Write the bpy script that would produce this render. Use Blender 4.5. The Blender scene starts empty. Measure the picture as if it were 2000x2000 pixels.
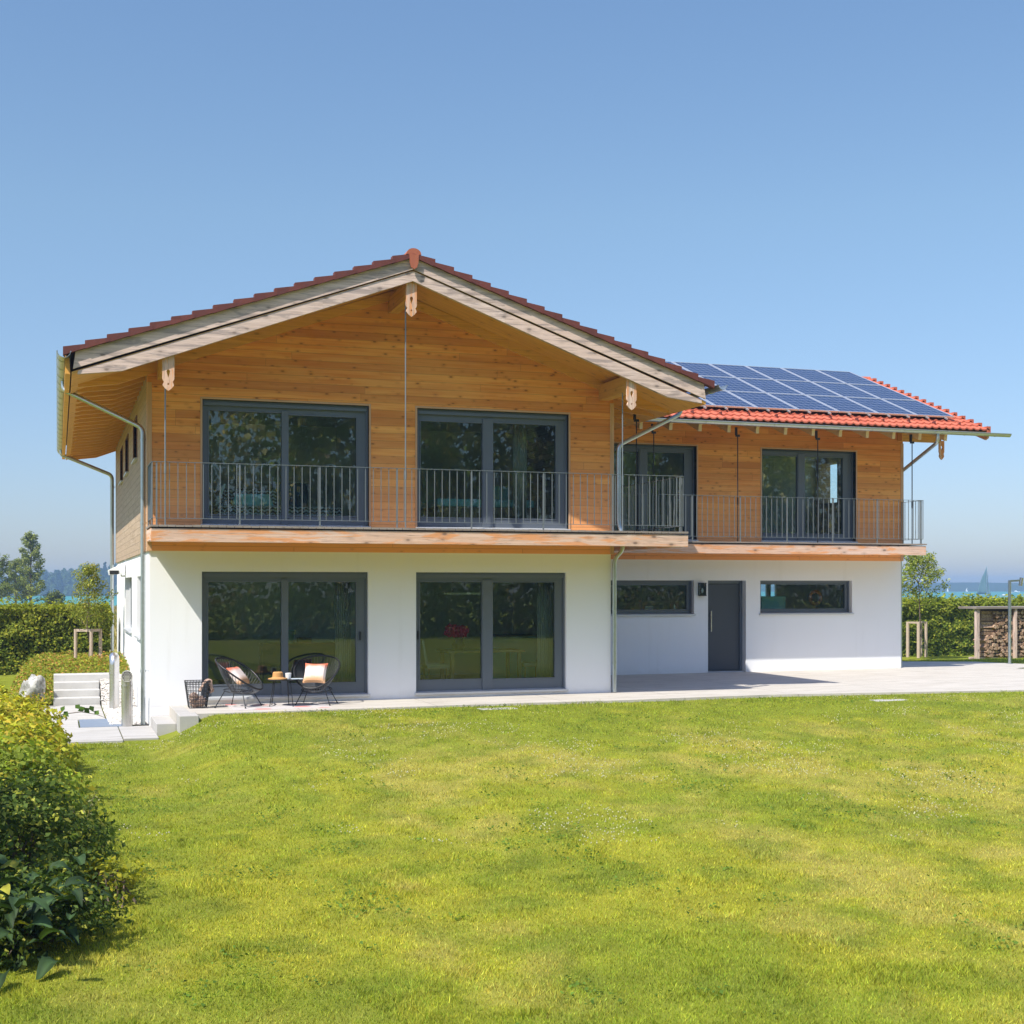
import bpy, math, random
import numpy as np
from mathutils import Vector, Matrix
R = math.radians
random.seed(7)
rng = np.random.default_rng(11)
S = bpy.context.scene
COL = S.collection

# ------------------------------------------------------------------ camera
cam_d = bpy.data.cameras.new('camera')
cam = bpy.data.objects.new('camera', cam_d); COL.objects.link(cam)
CAM = Vector((-1.546, -24.788, 2.141))
cam.location = CAM
cam.rotation_euler = (R(90), 0, R(-18.48))
cam_d.sensor_width = 36; cam_d.lens = 47.826
cam_d.shift_y = 143.0/2000.0
cam_d.clip_start = 0.1; cam_d.clip_end = 6000
S.camera = cam
# ------------------------------------------------------------------ sky and sun
SUN = Vector((1.0, 0.6065, -1.486)).normalized()      # direction the light travels
elev = math.asin(-SUN.z); rot = math.atan2(-SUN.x, -SUN.y)
w = bpy.data.worlds.new('World'); S.world = w; w.use_nodes = True
nt = w.node_tree; bg = nt.nodes['Background']
sky = nt.nodes.new('ShaderNodeTexSky'); sky.sky_type = 'NISHITA'; sky.sun_disc = False
sky.sun_elevation = elev; sky.sun_rotation = rot
sky.altitude = 300; sky.air_density = 1.0; sky.dust_density = 0.7; sky.ozone_density = 2.0
def vm(op, a, b):                                    # clear summer sky with a dull, slightly hazy horizon band
    x = nt.nodes.new('ShaderNodeVectorMath'); x.operation = op
    for i_, q_ in enumerate((a, b)):
        if isinstance(q_, tuple): x.inputs[i_].default_value = q_
        else: nt.links.new(q_, x.inputs[i_])
    return x.outputs[0]
tcw = nt.nodes.new('ShaderNodeTexCoord'); spw = nt.nodes.new('ShaderNodeSeparateXYZ'); nt.links.new(tcw.outputs['Generated'], spw.inputs[0])
rmp = nt.nodes.new('ShaderNodeValToRGB'); nt.links.new(spw.outputs[2], rmp.inputs[0])
el = rmp.color_ramp.elements
el[1].position = .72; el[1].color = (1.0, .98, 1.0, 1); el[0].position = 0.0; el[0].color = (.275, .300, .375, 1)
for p_, v_ in ((.26, (.44, .485, .46)), (.40, (.45, .515, .51))):
    e_ = el.new(p_); e_.color = v_+(1,)
nt.links.new(vm('MULTIPLY', vm('MULTIPLY', sky.outputs[0], rmp.outputs[0]), (1.0, .965, 1.0)), bg.inputs[0]); bg.inputs[1].default_value = 0.15
sun_d = bpy.data.lights.new('sun', 'SUN'); sun = bpy.data.objects.new('sun', sun_d); COL.objects.link(sun)
sun_d.energy = 3.0; sun_d.angle = R(0.53); sun_d.color = (1.0, 0.95, 0.86)
sun.rotation_euler = SUN.to_track_quat('-Z', 'Y').to_euler(); sun.location = (-20, -20, 30)
S.view_settings.view_transform = 'Standard'; S.view_settings.look = 'None'
S.view_settings.exposure = 1.18; S.view_settings.gamma = 1.0
S.render.engine = 'CYCLES'
cy = S.cycles
cy.max_bounces = 10; cy.diffuse_bounces = 4; cy.glossy_bounces = 4; cy.transmission_bounces = 6
cy.transparent_max_bounces = 16; cy.volume_bounces = 0; cy.caustics_reflective = False; cy.caustics_refractive = False
cy.use_denoising = True

# ------------------------------------------------------------------ material helpers
class N:
    def __init__(s, name):
        s.m = bpy.data.materials.new(name); s.m.use_nodes = True
        s.t = s.m.node_tree; s.t.nodes.clear()
        s.out = s.n('ShaderNodeOutputMaterial')
    def n(s, typ, **k):
        x = s.t.nodes.new(typ)
        for a, b in k.items(): setattr(x, a, b)
        return x
    def set(s, sock, v):
        if isinstance(v, bpy.types.NodeSocket): s.t.links.new(v, sock)
        elif isinstance(v, (int, float)): sock.default_value = v if not hasattr(sock.default_value, '__len__') else (v,)*len(sock.default_value)
        else:
            v = tuple(v)
            if hasattr(sock.default_value, '__len__') and len(sock.default_value) == 4 and len(v) == 3: v = v+(1,)
            sock.default_value = v
    def uv(s): return s.n('ShaderNodeUVMap').outputs[0]
    def obj(s): return s.n('ShaderNodeTexCoord').outputs['Object']
    def sep(s, v): 
        x = s.n('ShaderNodeSeparateXYZ'); s.set(x.inputs[0], v); return x.outputs
    def xyz(s, a, b, c=0.0):
        x = s.n('ShaderNodeCombineXYZ'); s.set(x.inputs[0], a); s.set(x.inputs[1], b); s.set(x.inputs[2], c); return x.outputs[0]
    def math(s, op, a, b=0.0, c=0.0):
        x = s.n('ShaderNodeMath', operation=op); s.set(x.inputs[0], a); s.set(x.inputs[1], b); s.set(x.inputs[2], c); return x.outputs[0]
    def scale(s, v, k):
        x = s.n('ShaderNodeVectorMath', operation='MULTIPLY'); s.set(x.inputs[0], v); s.set(x.inputs[1], k); return x.outputs[0]
    def noise(s, v, sc=1.0, det=3.0, rough=.55, out=0, dist=0.0):
        x = s.n('ShaderNodeTexNoise'); s.set(x.inputs['Vector'], v); x.inputs['Scale'].default_value = sc
        x.inputs['Detail'].default_value = det; x.inputs['Roughness'].default_value = rough; x.inputs['Distortion'].default_value = dist
        return x.outputs[out]
    def white(s, v):
        x = s.n('ShaderNodeTexWhiteNoise', noise_dimensions='3D'); s.set(x.inputs[0], v); return x.outputs[0]
    def voro(s, v, sc=1.0, out='Distance', rnd=1.0, feat='F1'):
        x = s.n('ShaderNodeTexVoronoi', feature=feat); s.set(x.inputs['Vector'], v); x.inputs['Scale'].default_value = sc
        x.inputs['Randomness'].default_value = rnd
        return x.outputs[out]
    def ramp(s, f, a, b, lo=0.0, hi=1.0):
        x = s.n('ShaderNodeMapRange'); x.interpolation_type = 'SMOOTHSTEP'; s.set(x.inputs[0], f)
        x.inputs[1].default_value = a; x.inputs[2].default_value = b; x.inputs[3].default_value = lo; x.inputs[4].default_value = hi
        return x.outputs[0]
    def mix(s, f, a, b, mode='MIX'):
        x = s.n('ShaderNodeMix', data_type='RGBA', blend_type=mode); s.set(x.inputs['Factor'], f)
        s.set(x.inputs[6], a); s.set(x.inputs[7], b); return x.outputs[2]
    def bump(s, h, st=.3, d=.01):
        x = s.n('ShaderNodeBump'); s.set(x.inputs['Height'], h); x.inputs['Strength'].default_value = st; x.inputs['Distance'].default_value = d
        return x.outputs[0]
    def bsdf(s, col, rough=.6, metal=0.0, spec=.5, normal=None, coat=0.0):
        b = s.n('ShaderNodeBsdfPrincipled')
        s.set(b.inputs['Base Color'], col); s.set(b.inputs['Roughness'], rough); s.set(b.inputs['Metallic'], metal)
        b.inputs['Specular IOR Level'].default_value = spec
        if coat: b.inputs['Coat Weight'].default_value = coat
        if normal is not None: s.set(b.inputs['Normal'], normal)
        return b.outputs[0]
    def done(s, sh):
        s.t.links.new(sh, s.out.inputs[0]); return s.m

def plain(name, col, rough=.6, metal=0.0, spec=.5, var=.10, sc=6.0, bump=0.0):
    k = N(name); o = k.obj(); f = k.noise(o, sc, 4)
    c = k.mix(f, tuple(x*(1-var) for x in col), tuple(min(1, x*(1+var)) for x in col))
    nm = k.bump(k.noise(o, sc*12, 3), bump, .004) if bump else None
    return k.done(k.bsdf(c, rough, metal, spec, nm))

def boards(name, cols, pitch=.135, seg=2.9, knots=1.0, groove=1.0, wear=None, spec=.25, patch=None, contrast=.62, kf=3.1):
    """horizontal planks: u along the grain, v across, both in metres"""
    k = N(name); u = k.sep(k.uv()); x, y = u[0], u[1]
    row = k.math('FLOOR', k.math('DIVIDE', y, pitch))
    fr = k.math('FRACT', k.math('DIVIDE', y, pitch))
    r = k.white(k.xyz(row, 3.3, 1.7))
    sg = k.math('FLOOR', k.math('DIVIDE', k.math('ADD', x, k.math('MULTIPLY', r, 9.0)), seg))
    r2 = k.white(k.xyz(row, sg, 8.1))
    grain = k.noise(k.xyz(k.math('ADD', k.math('MULTIPLY', x, .9), k.math('MULTIPLY', r2, 40.0)), k.math('MULTIPLY', y, 26.0), k.math('MULTIPLY', r2, 9.0)), 1.0, 5, .62, dist=.5)
    big = k.noise(k.xyz(k.math('MULTIPLY', x, .5), k.math('MULTIPLY', y, 1.2)), 1.0, 3)
    c = k.mix(k.ramp(grain, .30, .70), cols[0], cols[1])
    c = k.mix(k.math('MULTIPLY', k.ramp(r2, .10, 1.0), contrast), c, cols[2])
    c = k.mix(k.ramp(big, .35, .72, 0, .4), c, cols[3])
    band = k.noise(k.xyz(k.math('MULTIPLY', x, .16), k.math('MULTIPLY', y, 2.6), 11.0), 1.0, 4, .6)
    c = k.mix(k.ramp(band, .42, .68, 0, contrast*.75), c, cols[2])
    if patch:
        pn = k.noise(k.xyz(k.math('MULTIPLY', x, 1.1), k.math('MULTIPLY', y, 9.0), 3.0), 1.0, 5, .6, dist=.6)
        c = k.mix(k.ramp(pn, patch[1], patch[1]+.12, 0, patch[2]), c, patch[0])
        cr = k.noise(k.xyz(k.math('MULTIPLY', x, 2.2), k.math('MULTIPLY', y, 60.0), 7.0), 1.0, 4, .6)
        c = k.mix(k.ramp(cr, .57, .66, 0, .65), c, tuple(q*.35 for q in cols[0]))
    kc = k.xyz(k.math('ADD', k.math('MULTIPLY', x, kf), k.math('MULTIPLY', r, 11.0)), k.math('MULTIPLY', y, kf*2.1), 0.0)
    kv = k.voro(kc, 1.0); kr = k.voro(kc, 1.0, 'Color')
    on = k.math('GREATER_THAN', k.sep(kr)[0], .18)
    kn = k.math('MULTIPLY', k.ramp(kv, .07, .20, 1, 0), k.math('MULTIPLY', on, knots))
    c = k.mix(k.math('MULTIPLY', kn, .9), c, tuple(q*.22 for q in cols[0]))
    halo = k.math('MULTIPLY', k.ramp(kv, .14, .42, 1, 0), k.math('MULTIPLY', on, knots*.35))
    c = k.mix(halo, c, tuple(q*.6 for q in cols[0]))
    if wear:
        c = k.mix(k.ramp(k.math('ADD', k.sep(k.obj())[2], k.math('MULTIPLY', big, .7)), wear[0], wear[1], wear[2], 0), c, wear[3])
    fs = k.math('FRACT', k.math('DIVIDE', k.math('ADD', x, k.math('MULTIPLY', r, 9.0)), seg))
    g = k.math('MAXIMUM', k.math('MAXIMUM', k.ramp(fr, .0, .07, 1, 0), k.ramp(fr, .94, 1.0, 0, 1)), k.ramp(fs, .0, .004, 1, 0))
    c = k.mix(k.math('MULTIPLY', g, min(.8, .62*groove)), c, tuple(q*.22 for q in cols[0]))
    h = k.math('SUBTRACT', k.math('MULTIPLY', grain, .25), k.math('MULTIPLY', g, groove))
    return k.done(k.bsdf(c, .62, 0, spec, k.bump(h, .5, .006)))

def lin(r, g, b):
    f = lambda c: ((c/255+.055)/1.055)**2.4 if c > 10 else c/255/12.92
    return (f(r), f(g), f(b))
def leaf_mat(name, trans=.42, rough=.6, tint=(1, 1, 1), spec=.12):
    k = N(name); a = k.n('ShaderNodeAttribute'); a.attribute_name = 'col'
    c = k.mix(1.0, a.outputs['Color'], tint, 'MULTIPLY')
    b = k.bsdf(c, rough, 0, spec)
    t = k.n('ShaderNodeBsdfTranslucent'); k.set(t.inputs[0], k.mix(1.0, c, (1.15, 1.2, .55), 'MULTIPLY'))
    m = k.n('ShaderNodeMixShader'); m.inputs[0].default_value = trans
    k.t.links.new(b, m.inputs[1]); k.t.links.new(t.outputs[0], m.inputs[2])
    return k.done(m.outputs[0])

M = {}
M['cladding'] = boards('cladding', [(.82, .270, .038), (.98, .475, .115), (.50, .145, .024), (.98, .49, .125)], .142, 4.4, 1.0, .65, (3.0, 5.6, .6, (.98, .47, .22)), contrast=.66, kf=4.6)
M['cladding_grey'] = boards('weathered cladding', [(.34, .24, .16), (.52, .40, .29), (.42, .30, .20), (.48, .36, .25)], .142, 2.9, .6, 1.0)
M['beam_weathered'] = boards('weathered beam', [(.46, .30, .22), (.76, .58, .47), (.70, .43, .29), (.74, .56, .48)], .7, 2.6, .9, .0, patch=((.72, .30, .11), .47, .85))
M['beam_grey'] = boards('grey larch board', [(.44, .33, .28), (.76, .60, .53), (.62, .45, .37), (.72, .54, .47)], 1.3, 3.3, .8, .0, patch=((.33, .26, .24), .49, .8))
M['spruce'] = boards('golden spruce', [(.50, .25, .045), (.72, .42, .10), (.60, .31, .06), (.66, .36, .08)], .19, 3.0, .5, .35)
M['soffit'] = boards('soffit boards', [(.60, .28, .050), (.84, .45, .11), (.70, .34, .07), (.78, .40, .085)], .19, 3.0, .5, .35)
M['rafter'] = boards('pale spruce', [(.74, .55, .30), (.88, .70, .44), (.82, .62, .36), (.84, .66, .40)], .3, 3.0, .4, .0)
M['deck'] = boards('deck board', [(.16, .13, .11), (.34, .29, .25), (.25, .20, .17), (.30, .26, .23)], .5, 3, .2, .0)
M['trim'] = boards('window trim', [(.50, .28, .14), (.66, .42, .25), (.60, .36, .20), (.62, .38, .22)], .6, 3, .2, .0)

k = N('plaster'); o = k.obj()
pz = k.sep(o)[2]; spl = k.math('MULTIPLY', k.ramp(k.math('ADD', pz, k.math('MULTIPLY', k.noise(o, 3.0, 5, .6), .5)), .18, .48, 1, 0), .22)
drip = k.math('MULTIPLY', k.ramp(k.noise(k.scale(o, (5, 5, .35)), 1.0, 4, .6), .55, .78), .10)
pc = k.mix(k.noise(o, .8, 5), (.82, .82, .825), (.87, .87, .872))
pc = k.mix(k.math('ADD', spl, drip), pc, (.50, .47, .42))
M['plaster'] = k.done(k.bsdf(pc, .9, 0, .2, k.bump(k.noise(o, 130, 3, .6), .45, .006)))
M['linen'] = plain('pale linen', (.46, .44, .38), .9)
M['frame'] = plain('anthracite frame', (.115, .135, .165), .34, 0, .6, .06, 2)
M['sill'] = plain('sill metal', (.58, .60, .62), .4, .3, .5, .05, 4)
M['zinc'] = plain('galvanised steel', (.48, .52, .53), .33, .85, .5, .18, 14)
M['zinc_dark'] = plain('railing steel', (.25, .275, .295), .42, .6, .5, .15, 20)
M['black_steel'] = plain('black steel', (.02, .021, .023), .45, .2)
M['stainless'] = plain('stainless steel', (.62, .60, .58), .27, .9, .5, .08, 10)
M['alu'] = plain('aluminium', (.70, .71, .73), .35, .7)
M['door'] = plain('door panel', (.050, .058, .072), .42, 0, .5, .05, 1.5)
M['brown_frame'] = plain('brown shutter', (.20, .085, .045), .5)
M['white_paint'] = plain('white paint', (.80, .80, .79), .5, 0, .4, .03)
M['inner_wall'] = plain('inner wall paint', (.78, .80, .78), .9, 0, .2, .04, 1)
M['inner_dark'] = plain('inner wall dark', (.10, .13, .13), .8, 0, .2, .1, 1)
M['oak_floor'] = boards('oak floor', [(.26, .16, .085), (.38, .25, .14), (.30, .19, .10), (.34, .22, .12)], .16, 1.8, .3, .6)

def slab_mat(name, c0, c1, c2, jx, jy, sc=1.0):
    k = N(name); o = k.obj(); p = k.sep(o)
    streak = k.noise(k.scale(o, (1.0, 5.0, 1.0)), .9*sc, 5, .6)
    spots = k.noise(o, 9, 4, .65)
    c = k.mix(k.ramp(streak, .3, .7), c0, c1)
    c = k.mix(k.ramp(spots, .56, .74, 0, .35), c, c2)
    stain = k.noise(k.scale(o, (.7, 2.6, 1.0)), 1.6, 4, .5)
    c = k.mix(k.ramp(stain, .56, .72, 0, .55), c, c2)
    if jx:
        fx = k.math('ABSOLUTE', k.math('SUBTRACT', k.math('FRACT', k.math('DIVIDE', p[0], jx)), .5))
        fy = k.math('ABSOLUTE', k.math('SUBTRACT', k.math('FRACT', k.math('DIVIDE', p[1], jy)), .5))
        j = k.math('MAXIMUM', k.ramp(fx, .5-.014/jx*1.2, .5, 0, 1), k.ramp(fy, .5-.014/jy*1.2, .5, 0, 1))
        c = k.mix(k.math('MULTIPLY', j, .6), c, tuple(q*.45 for q in c2))
    return k.done(k.bsdf(c, .85, 0, .25, k.bump(spots, .25, .004)))
M['patio'] = slab_mat('patio concrete', (.44, .405, .35), (.51, .475, .42), (.31, .275, .23), 2.4, 1.25)
M['slab'] = slab_mat('pale slab', (.38, .365, .34), (.45, .435, .41), (.29, .27, .24), 0, 0)
M['step'] = slab_mat('concrete step', (.43, .42, .40), (.52, .51, .49), (.36, .35, .33), 0, 0)
M['grate'] = plain('grey cover plate', (.20, .25, .33), .5, .2)

# window glass: clear, faintly green, with mirror reflection
k = N('window glass')
fr = k.n('ShaderNodeFresnel'); fr.inputs[0].default_value = 1.55
tr = k.n('ShaderNodeBsdfTransparent'); tr.inputs[0].default_value = (.88, .975, .965, 1)
gl = k.n('ShaderNodeBsdfGlossy'); gl.inputs['Roughness'].default_value = 0.0; gl.inputs[0].default_value = (1, 1, 1, 1)
mx = k.n('ShaderNodeMixShader'); k.t.links.new(k.math('MINIMUM', k.math('MULTIPLY', fr.outputs[0], 1.15), 1.0), mx.inputs[0])
k.t.links.new(tr.outputs[0], mx.inputs[1]); k.t.links.new(gl.outputs[0], mx.inputs[2])
M['glass'] = k.done(mx.outputs[0])

# clay tiles
def tile_mat(name, a, b, c_):
    k = N(name); u = k.sep(k.uv())
    ix = k.math('FLOOR', k.math('DIVIDE', u[0], .2)); iy = k.math('FLOOR', k.math('DIVIDE', u[1], .345))
    r = k.white(k.xyz(ix, iy, 4.2)); o = k.obj()
    c = k.mix(r, a, b); c = k.mix(k.ramp(k.noise(o, 7, 4), .5, .75, 0, .5), c, c_)
    return k.done(k.bsdf(c, .7, 0, .3, k.bump(k.noise(o, 60, 3), .2, .004)))
M['tile'] = tile_mat('clay roof tile', (.42, .098, .052), (.50, .135, .075), (.31, .075, .045))
M['tile_dark'] = tile_mat('verge tile', (.115, .034, .028), (.155, .044, .034), (.09, .03, .026))

# solar panel, uv 0..1 per panel
k = N('solar cells'); u = k.sep(k.uv())
def near(v, n, wd):
    f = k.math('ABSOLUTE', k.math('SUBTRACT', k.math('FRACT', k.math('MULTIPLY', v, n)), .5))
    return k.ramp(f, .5-wd*1.4, .5-wd*.5, 0, 1)
g = k.math('MAXIMUM', near(u[0], 6, .030), near(u[1], 6, .040))
bus = k.math('MAXIMUM', near(k.math('ADD', u[0], .028), 6, .012), near(k.math('ADD', u[0], .056), 6, .012))
rc = k.white(k.xyz(k.math('FLOOR', k.math('MULTIPLY', u[0], 6)), k.math('FLOOR', k.math('MULTIPLY', u[1], 10)), 1.0))
c = k.mix(rc, (.006, .013, .050), (.010, .020, .072))
c = k.mix(k.math('MULTIPLY', bus, .15), c, (.35, .40, .52)); c = k.mix(k.math('MULTIPLY', g, .45), c, (.45, .50, .62))
M['solar'] = k.done(k.bsdf(c, .12, 0, .3))

# ------------------------------------------------------------------ mesh helpers
class MB:
    """collects faces with uv in metres; build() links them as ONE mesh object"""
    def __init__(s): s.v = []; s.f = []; s.uvs = []
    def face(s, pts, uv=None):
        b = len(s.v); s.v += [tuple(p) for p in pts]; s.f.append(tuple(range(b, b+len(pts))))
        if uv is None:
            n = Vector((0, 0, 0)); P = [Vector(p) for p in pts]
            for i in range(len(P)):
                n += P[i].cross(P[(i+1) % len(P)])
            ax = max(range(3), key=lambda i: abs(n[i]))
            a, c = ((1, 2), (0, 2), (0, 1))[ax]
            uv = [(p[a], p[c]) for p in P]
        s.uvs += [tuple(q) for q in uv]
    def box(s, x0, x1, y0, y1, z0, z1, grain=None):
        P = [(x, y, z) for z in (z0, z1) for y in (y0, y1) for x in (x0, x1)]
        L = (x1-x0, y1-y0, z1-z0)
        g = grain if grain is not None else max(range(3), key=lambda i: L[i])
        ro = random.random()*20
        for q in ((0, 2, 3, 1), (4, 5, 7, 6), (0, 1, 5, 4), (2, 6, 7, 3), (0, 4, 6, 2), (1, 3, 7, 5)):
            pts = [P[i] for i in q]
            ext = [max(p[i] for p in pts)-min(p[i] for p in pts) for i in range(3)]
            ax = [i for i in range(3) if ext[i] > 1e-9]
            if len(ax) < 2: continue
            ax = ax[:2]
            if g in ax: u_ = g; v_ = [i for i in ax if i != g][0]
            else: u_, v_ = ax
            s.face(pts, [(p[u_]+ro*.0, p[v_]) for p in pts])
    def beam(s, p0, p1, wd, ht, up=(0, 0, 1)):
        p0 = Vector(p0); p1 = Vector(p1); d = (p1-p0); L = d.length; d.normalize()
        up = Vector(up); sd = d.cross(up).normalized(); up = sd.cross(d).normalized()
        C = [(-wd/2, -ht/2), (wd/2, -ht/2), (wd/2, ht/2), (-wd/2, ht/2)]
        A = [p0+sd*a+up*b for a, b in C]; B = [p1+sd*a+up*b for a, b in C]
        ro = random.random()*9
        for i in range(4):
            j = (i+1) % 4; h = (wd, ht)[i % 2]
            s.face([A[i], A[j], B[j], B[i]], [(ro, 0), (ro, h), (ro+L, h), (ro+L, 0)])
        s.face(A[::-1]); s.face(B)
    def prism(s, poly, axis, a, b):
        """poly: 2-D points in the two other axes, extruded along axis from a to b"""
        o = [i for i in range(3) if i != axis]
        def mk(p, t):
            q = [0, 0, 0]; q[axis] = t; q[o[0]] = p[0]; q[o[1]] = p[1]; return tuple(q)
        n = len(poly)
        s.face([mk(p, a) for p in poly], [tuple(p) for p in poly]); s.face([mk(p, b) for p in poly][::-1], [tuple(p) for p in poly][::-1])
        L = 0
        for i in range(n):
            j = (i+1) % n; l = math.dist(poly[i], poly[j])
            s.face([mk(poly[i], a), mk(poly[i], b), mk(poly[j], b), mk(poly[j], a)], [(L, 0), (L, b-a), (L+l, b-a), (L+l, 0)]); L += l
    def tube(s, path, r, n=10, cap=True, r1=None, closed=False):
        P = [Vector(p) for p in path]; K = len(P); rings = []
        ref = None
        for i, p in enumerate(P):
            if closed: d = P[(i+1) % K]-P[i-1]
            else: d = P[min(i+1, K-1)]-P[max(i-1, 0)]
            d.normalize()
            if ref is None:
                ref = Vector((0, 0, 1)) if abs(d.z) < .9 else Vector((1, 0, 0))
            a = d.cross(ref).normalized(); b = a.cross(d).normalized(); ref = b
            rr = r if r1 is None else r+(r1-r)*i/(K-1)
            if isinstance(r, (list, tuple)): rr = r[i]
            rings.append([p+a*(rr*math.cos(t))+b*(rr*math.sin(t)) for t in [2*math.pi*q/n for q in range(n)]])
        m = K if closed else K-1
        b0 = len(s.v)
        for rg in rings: s.v += [tuple(p) for p in rg]
        L = 0
        for i in range(m):
            i2 = (i+1) % K; l = (P[i2]-P[i]).length
            for q in range(n):
                q2 = (q+1) % n
                s.f.append((b0+i*n+q, b0+i*n+q2, b0+i2*n+q2, b0+i2*n+q))
                s.uvs += [(L, q/n*.3), (L, (q+1)/n*.3), (L+l, (q+1)/n*.3), (L+l, q/n*.3)]
            L += l
        if cap and not closed:
            s.face(rings[0][::-1]); s.face(rings[-1])
    def lathe(s, prof, c=(0, 0, 0), n=20):
        P = [[(c[0]+r*math.cos(2*math.pi*q/n), c[1]+r*math.sin(2*math.pi*q/n), c[2]+z) for q in range(n)] for r, z in prof]
        for i in range(len(P)-1):
            for q in range(n):
                q2 = (q+1) % n; s.face([P[i][q], P[i][q2], P[i+1][q2], P[i+1][q]])
    def wall(s, ax, c0, c1, u0, u1, z0, z1, holes):
        """wall with openings. ax=1: plane Y from c0 (outside) to c1, u is X; ax=0: plane X, u is Y"""
        us = sorted({u0, u1}|{h[i] for h in holes for i in (0, 1)}); zs = sorted({z0, z1}|{h[i] for h in holes for i in (2, 3)})
        us = [u for u in us if u0 <= u <= u1]; zs = [z for z in zs if z0 <= z <= z1]
        def solid(i, j):
            if i < 0 or j < 0 or i >= len(us)-1 or j >= len(zs)-1: return False
            a = (us[i]+us[i+1])/2; b = (zs[j]+zs[j+1])/2
            return not any(h[0] < a < h[1] and h[2] < b < h[3] for h in holes)
        def pt(u, c, z): return (u, c, z) if ax == 1 else (c, u, z)
        for i in range(len(us)-1):
            for j in range(len(zs)-1):
                if not solid(i, j): continue
                a, b, e, g = us[i], us[i+1], zs[j], zs[j+1]; uvq = [(a, e), (b, e), (b, g), (a, g)]
                s.face([pt(a, c0, e), pt(b, c0, e), pt(b, c0, g), pt(a, c0, g)], uvq)
                s.face([pt(a, c1, e), pt(a, c1, g), pt(b, c1, g), pt(b, c1, e)], [uvq[0], uvq[3], uvq[2], uvq[1]])
                if not solid(i-1, j): s.face([pt(a, c0, e), pt(a, c0, g), pt(a, c1, g), pt(a, c1, e)], [(c0, e), (c0, g), (c1, g), (c1, e)])
                if not solid(i+1, j): s.face([pt(b, c0, e), pt(b, c1, e), pt(b, c1, g), pt(b, c0, g)], [(c0, e), (c1, e), (c1, g), (c0, g)])
                if not solid(i, j-1): s.face([pt(a, c0, e), pt(a, c1, e), pt(b, c1, e), pt(b, c0, e)], [(a, c0), (a, c1), (b, c1), (b, c0)])
                if not solid(i, j+1): s.face([pt(a, c0, g), pt(b, c0, g), pt(b, c1, g), pt(a, c1, g)], [(a, c0), (b, c0), (b, c1), (a, c1)])
    def build(s, name, mat, parent=None, smooth=False, bevel=0.0):
        me = bpy.data.meshes.new(name)
        off = Vector((0, 0, 0)); p = parent
        while p is not None: off += p.location; p = p.parent
        me.from_pydata([tuple(Vector(v)-off) for v in s.v], [], s.f)
        uvl = me.uv_layers.new(name='UVMap')
        uvl.data.foreach_set('uv', np.array(s.uvs, dtype=np.float32).ravel())
        me.materials.append(mat)
        if smooth:
            me.shade_smooth()
        o = bpy.data.objects.new(name, me); COL.objects.link(o)
        if parent is not None: o.parent = parent
        if bevel:
            # weld first so that the bevel works on shared edges
            wd = o.modifiers.new('weld', 'WELD'); wd.merge_threshold = .0005
            b = o.modifiers.new('bevel', 'BEVEL'); b.width = bevel; b.segments = 2; b.limit_method = 'ANGLE'
        return o

def tag(o, label, cat, group=None, kind=None):
    o['label'] = label; o['category'] = cat
    if group: o['group'] = group
    if kind: o['kind'] = kind
    return o
def thing(name, label, cat, loc=(0, 0, 0), group=None):
    o = bpy.data.objects.new(name, None); COL.objects.link(o); o.location = loc; o.empty_display_size = .1
    return tag(o, label, cat, group)
def struct(o): o['kind'] = 'structure'; return o
def stuff(o, label, cat): o['kind'] = 'stuff'; o['label'] = label; o['category'] = cat; return o
def raw_mesh(name, v, f4, mat, parent=None, col=None, smooth=False):
    """numpy mesh of quads / tris with an optional per-vertex colour"""
    me = bpy.data.meshes.new(name)
    v = np.asarray(v, np.float32); f4 = np.asarray(f4, np.int32)
    off = Vector((0, 0, 0)); p = parent
    while p is not None: off += p.location; p = p.parent
    v = v-np.array(off, np.float32)
    me.vertices.add(len(v)); me.vertices.foreach_set('co', v.ravel())
    nf, kf = f4.shape
    me.loops.add(nf*kf); me.loops.foreach_set('vertex_index', f4.ravel())
    me.polygons.add(nf); me.polygons.foreach_set('loop_start', np.arange(nf, dtype=np.int32)*kf)
    try: me.polygons.foreach_set('loop_total', np.full(nf, kf, np.int32))
    except Exception: pass
    me.update(calc_edges=True)
    if col is not None:
        a = me.color_attributes.new('col', 'FLOAT_COLOR', 'POINT')
        c = np.ones((len(v), 4), np.float32); c[:, :3] = col
        a.data.foreach_set('color', c.ravel())
    me.materials.append(mat)
    if smooth: me.shade_smooth()
    o = bpy.data.objects.new(name, me); COL.objects.link(o)
    if parent is not None: o.parent = parent
    return o
def hash2(ix, iy, seed):
    h = np.sin(ix*127.1+iy*311.7+seed*74.7)*43758.5453
    return h-np.floor(h)
def vnoise(x, y, seed=0):
    ix = np.floor(x); iy = np.floor(y); fx = x-ix; fy = y-iy
    fx = fx*fx*(3-2*fx); fy = fy*fy*(3-2*fy)
    return (hash2(ix, iy, seed)*(1-fx)+hash2(ix+1, iy, seed)*fx)*(1-fy)+(hash2(ix, iy+1, seed)*(1-fx)+hash2(ix+1, iy+1, seed)*fx)*fy
def fbm(x, y, seed=0, o=4):
    t = 0; a = .5
    for i in range(o): t = t+a*vnoise(x*2**i, y*2**i, seed+i*7); a *= .5
    return t/(1-.5**o)
def sstep(a, b, x):
    t = np.clip((x-a)/(b-a), 0, 1); return t*t*(3-2*t)

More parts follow.
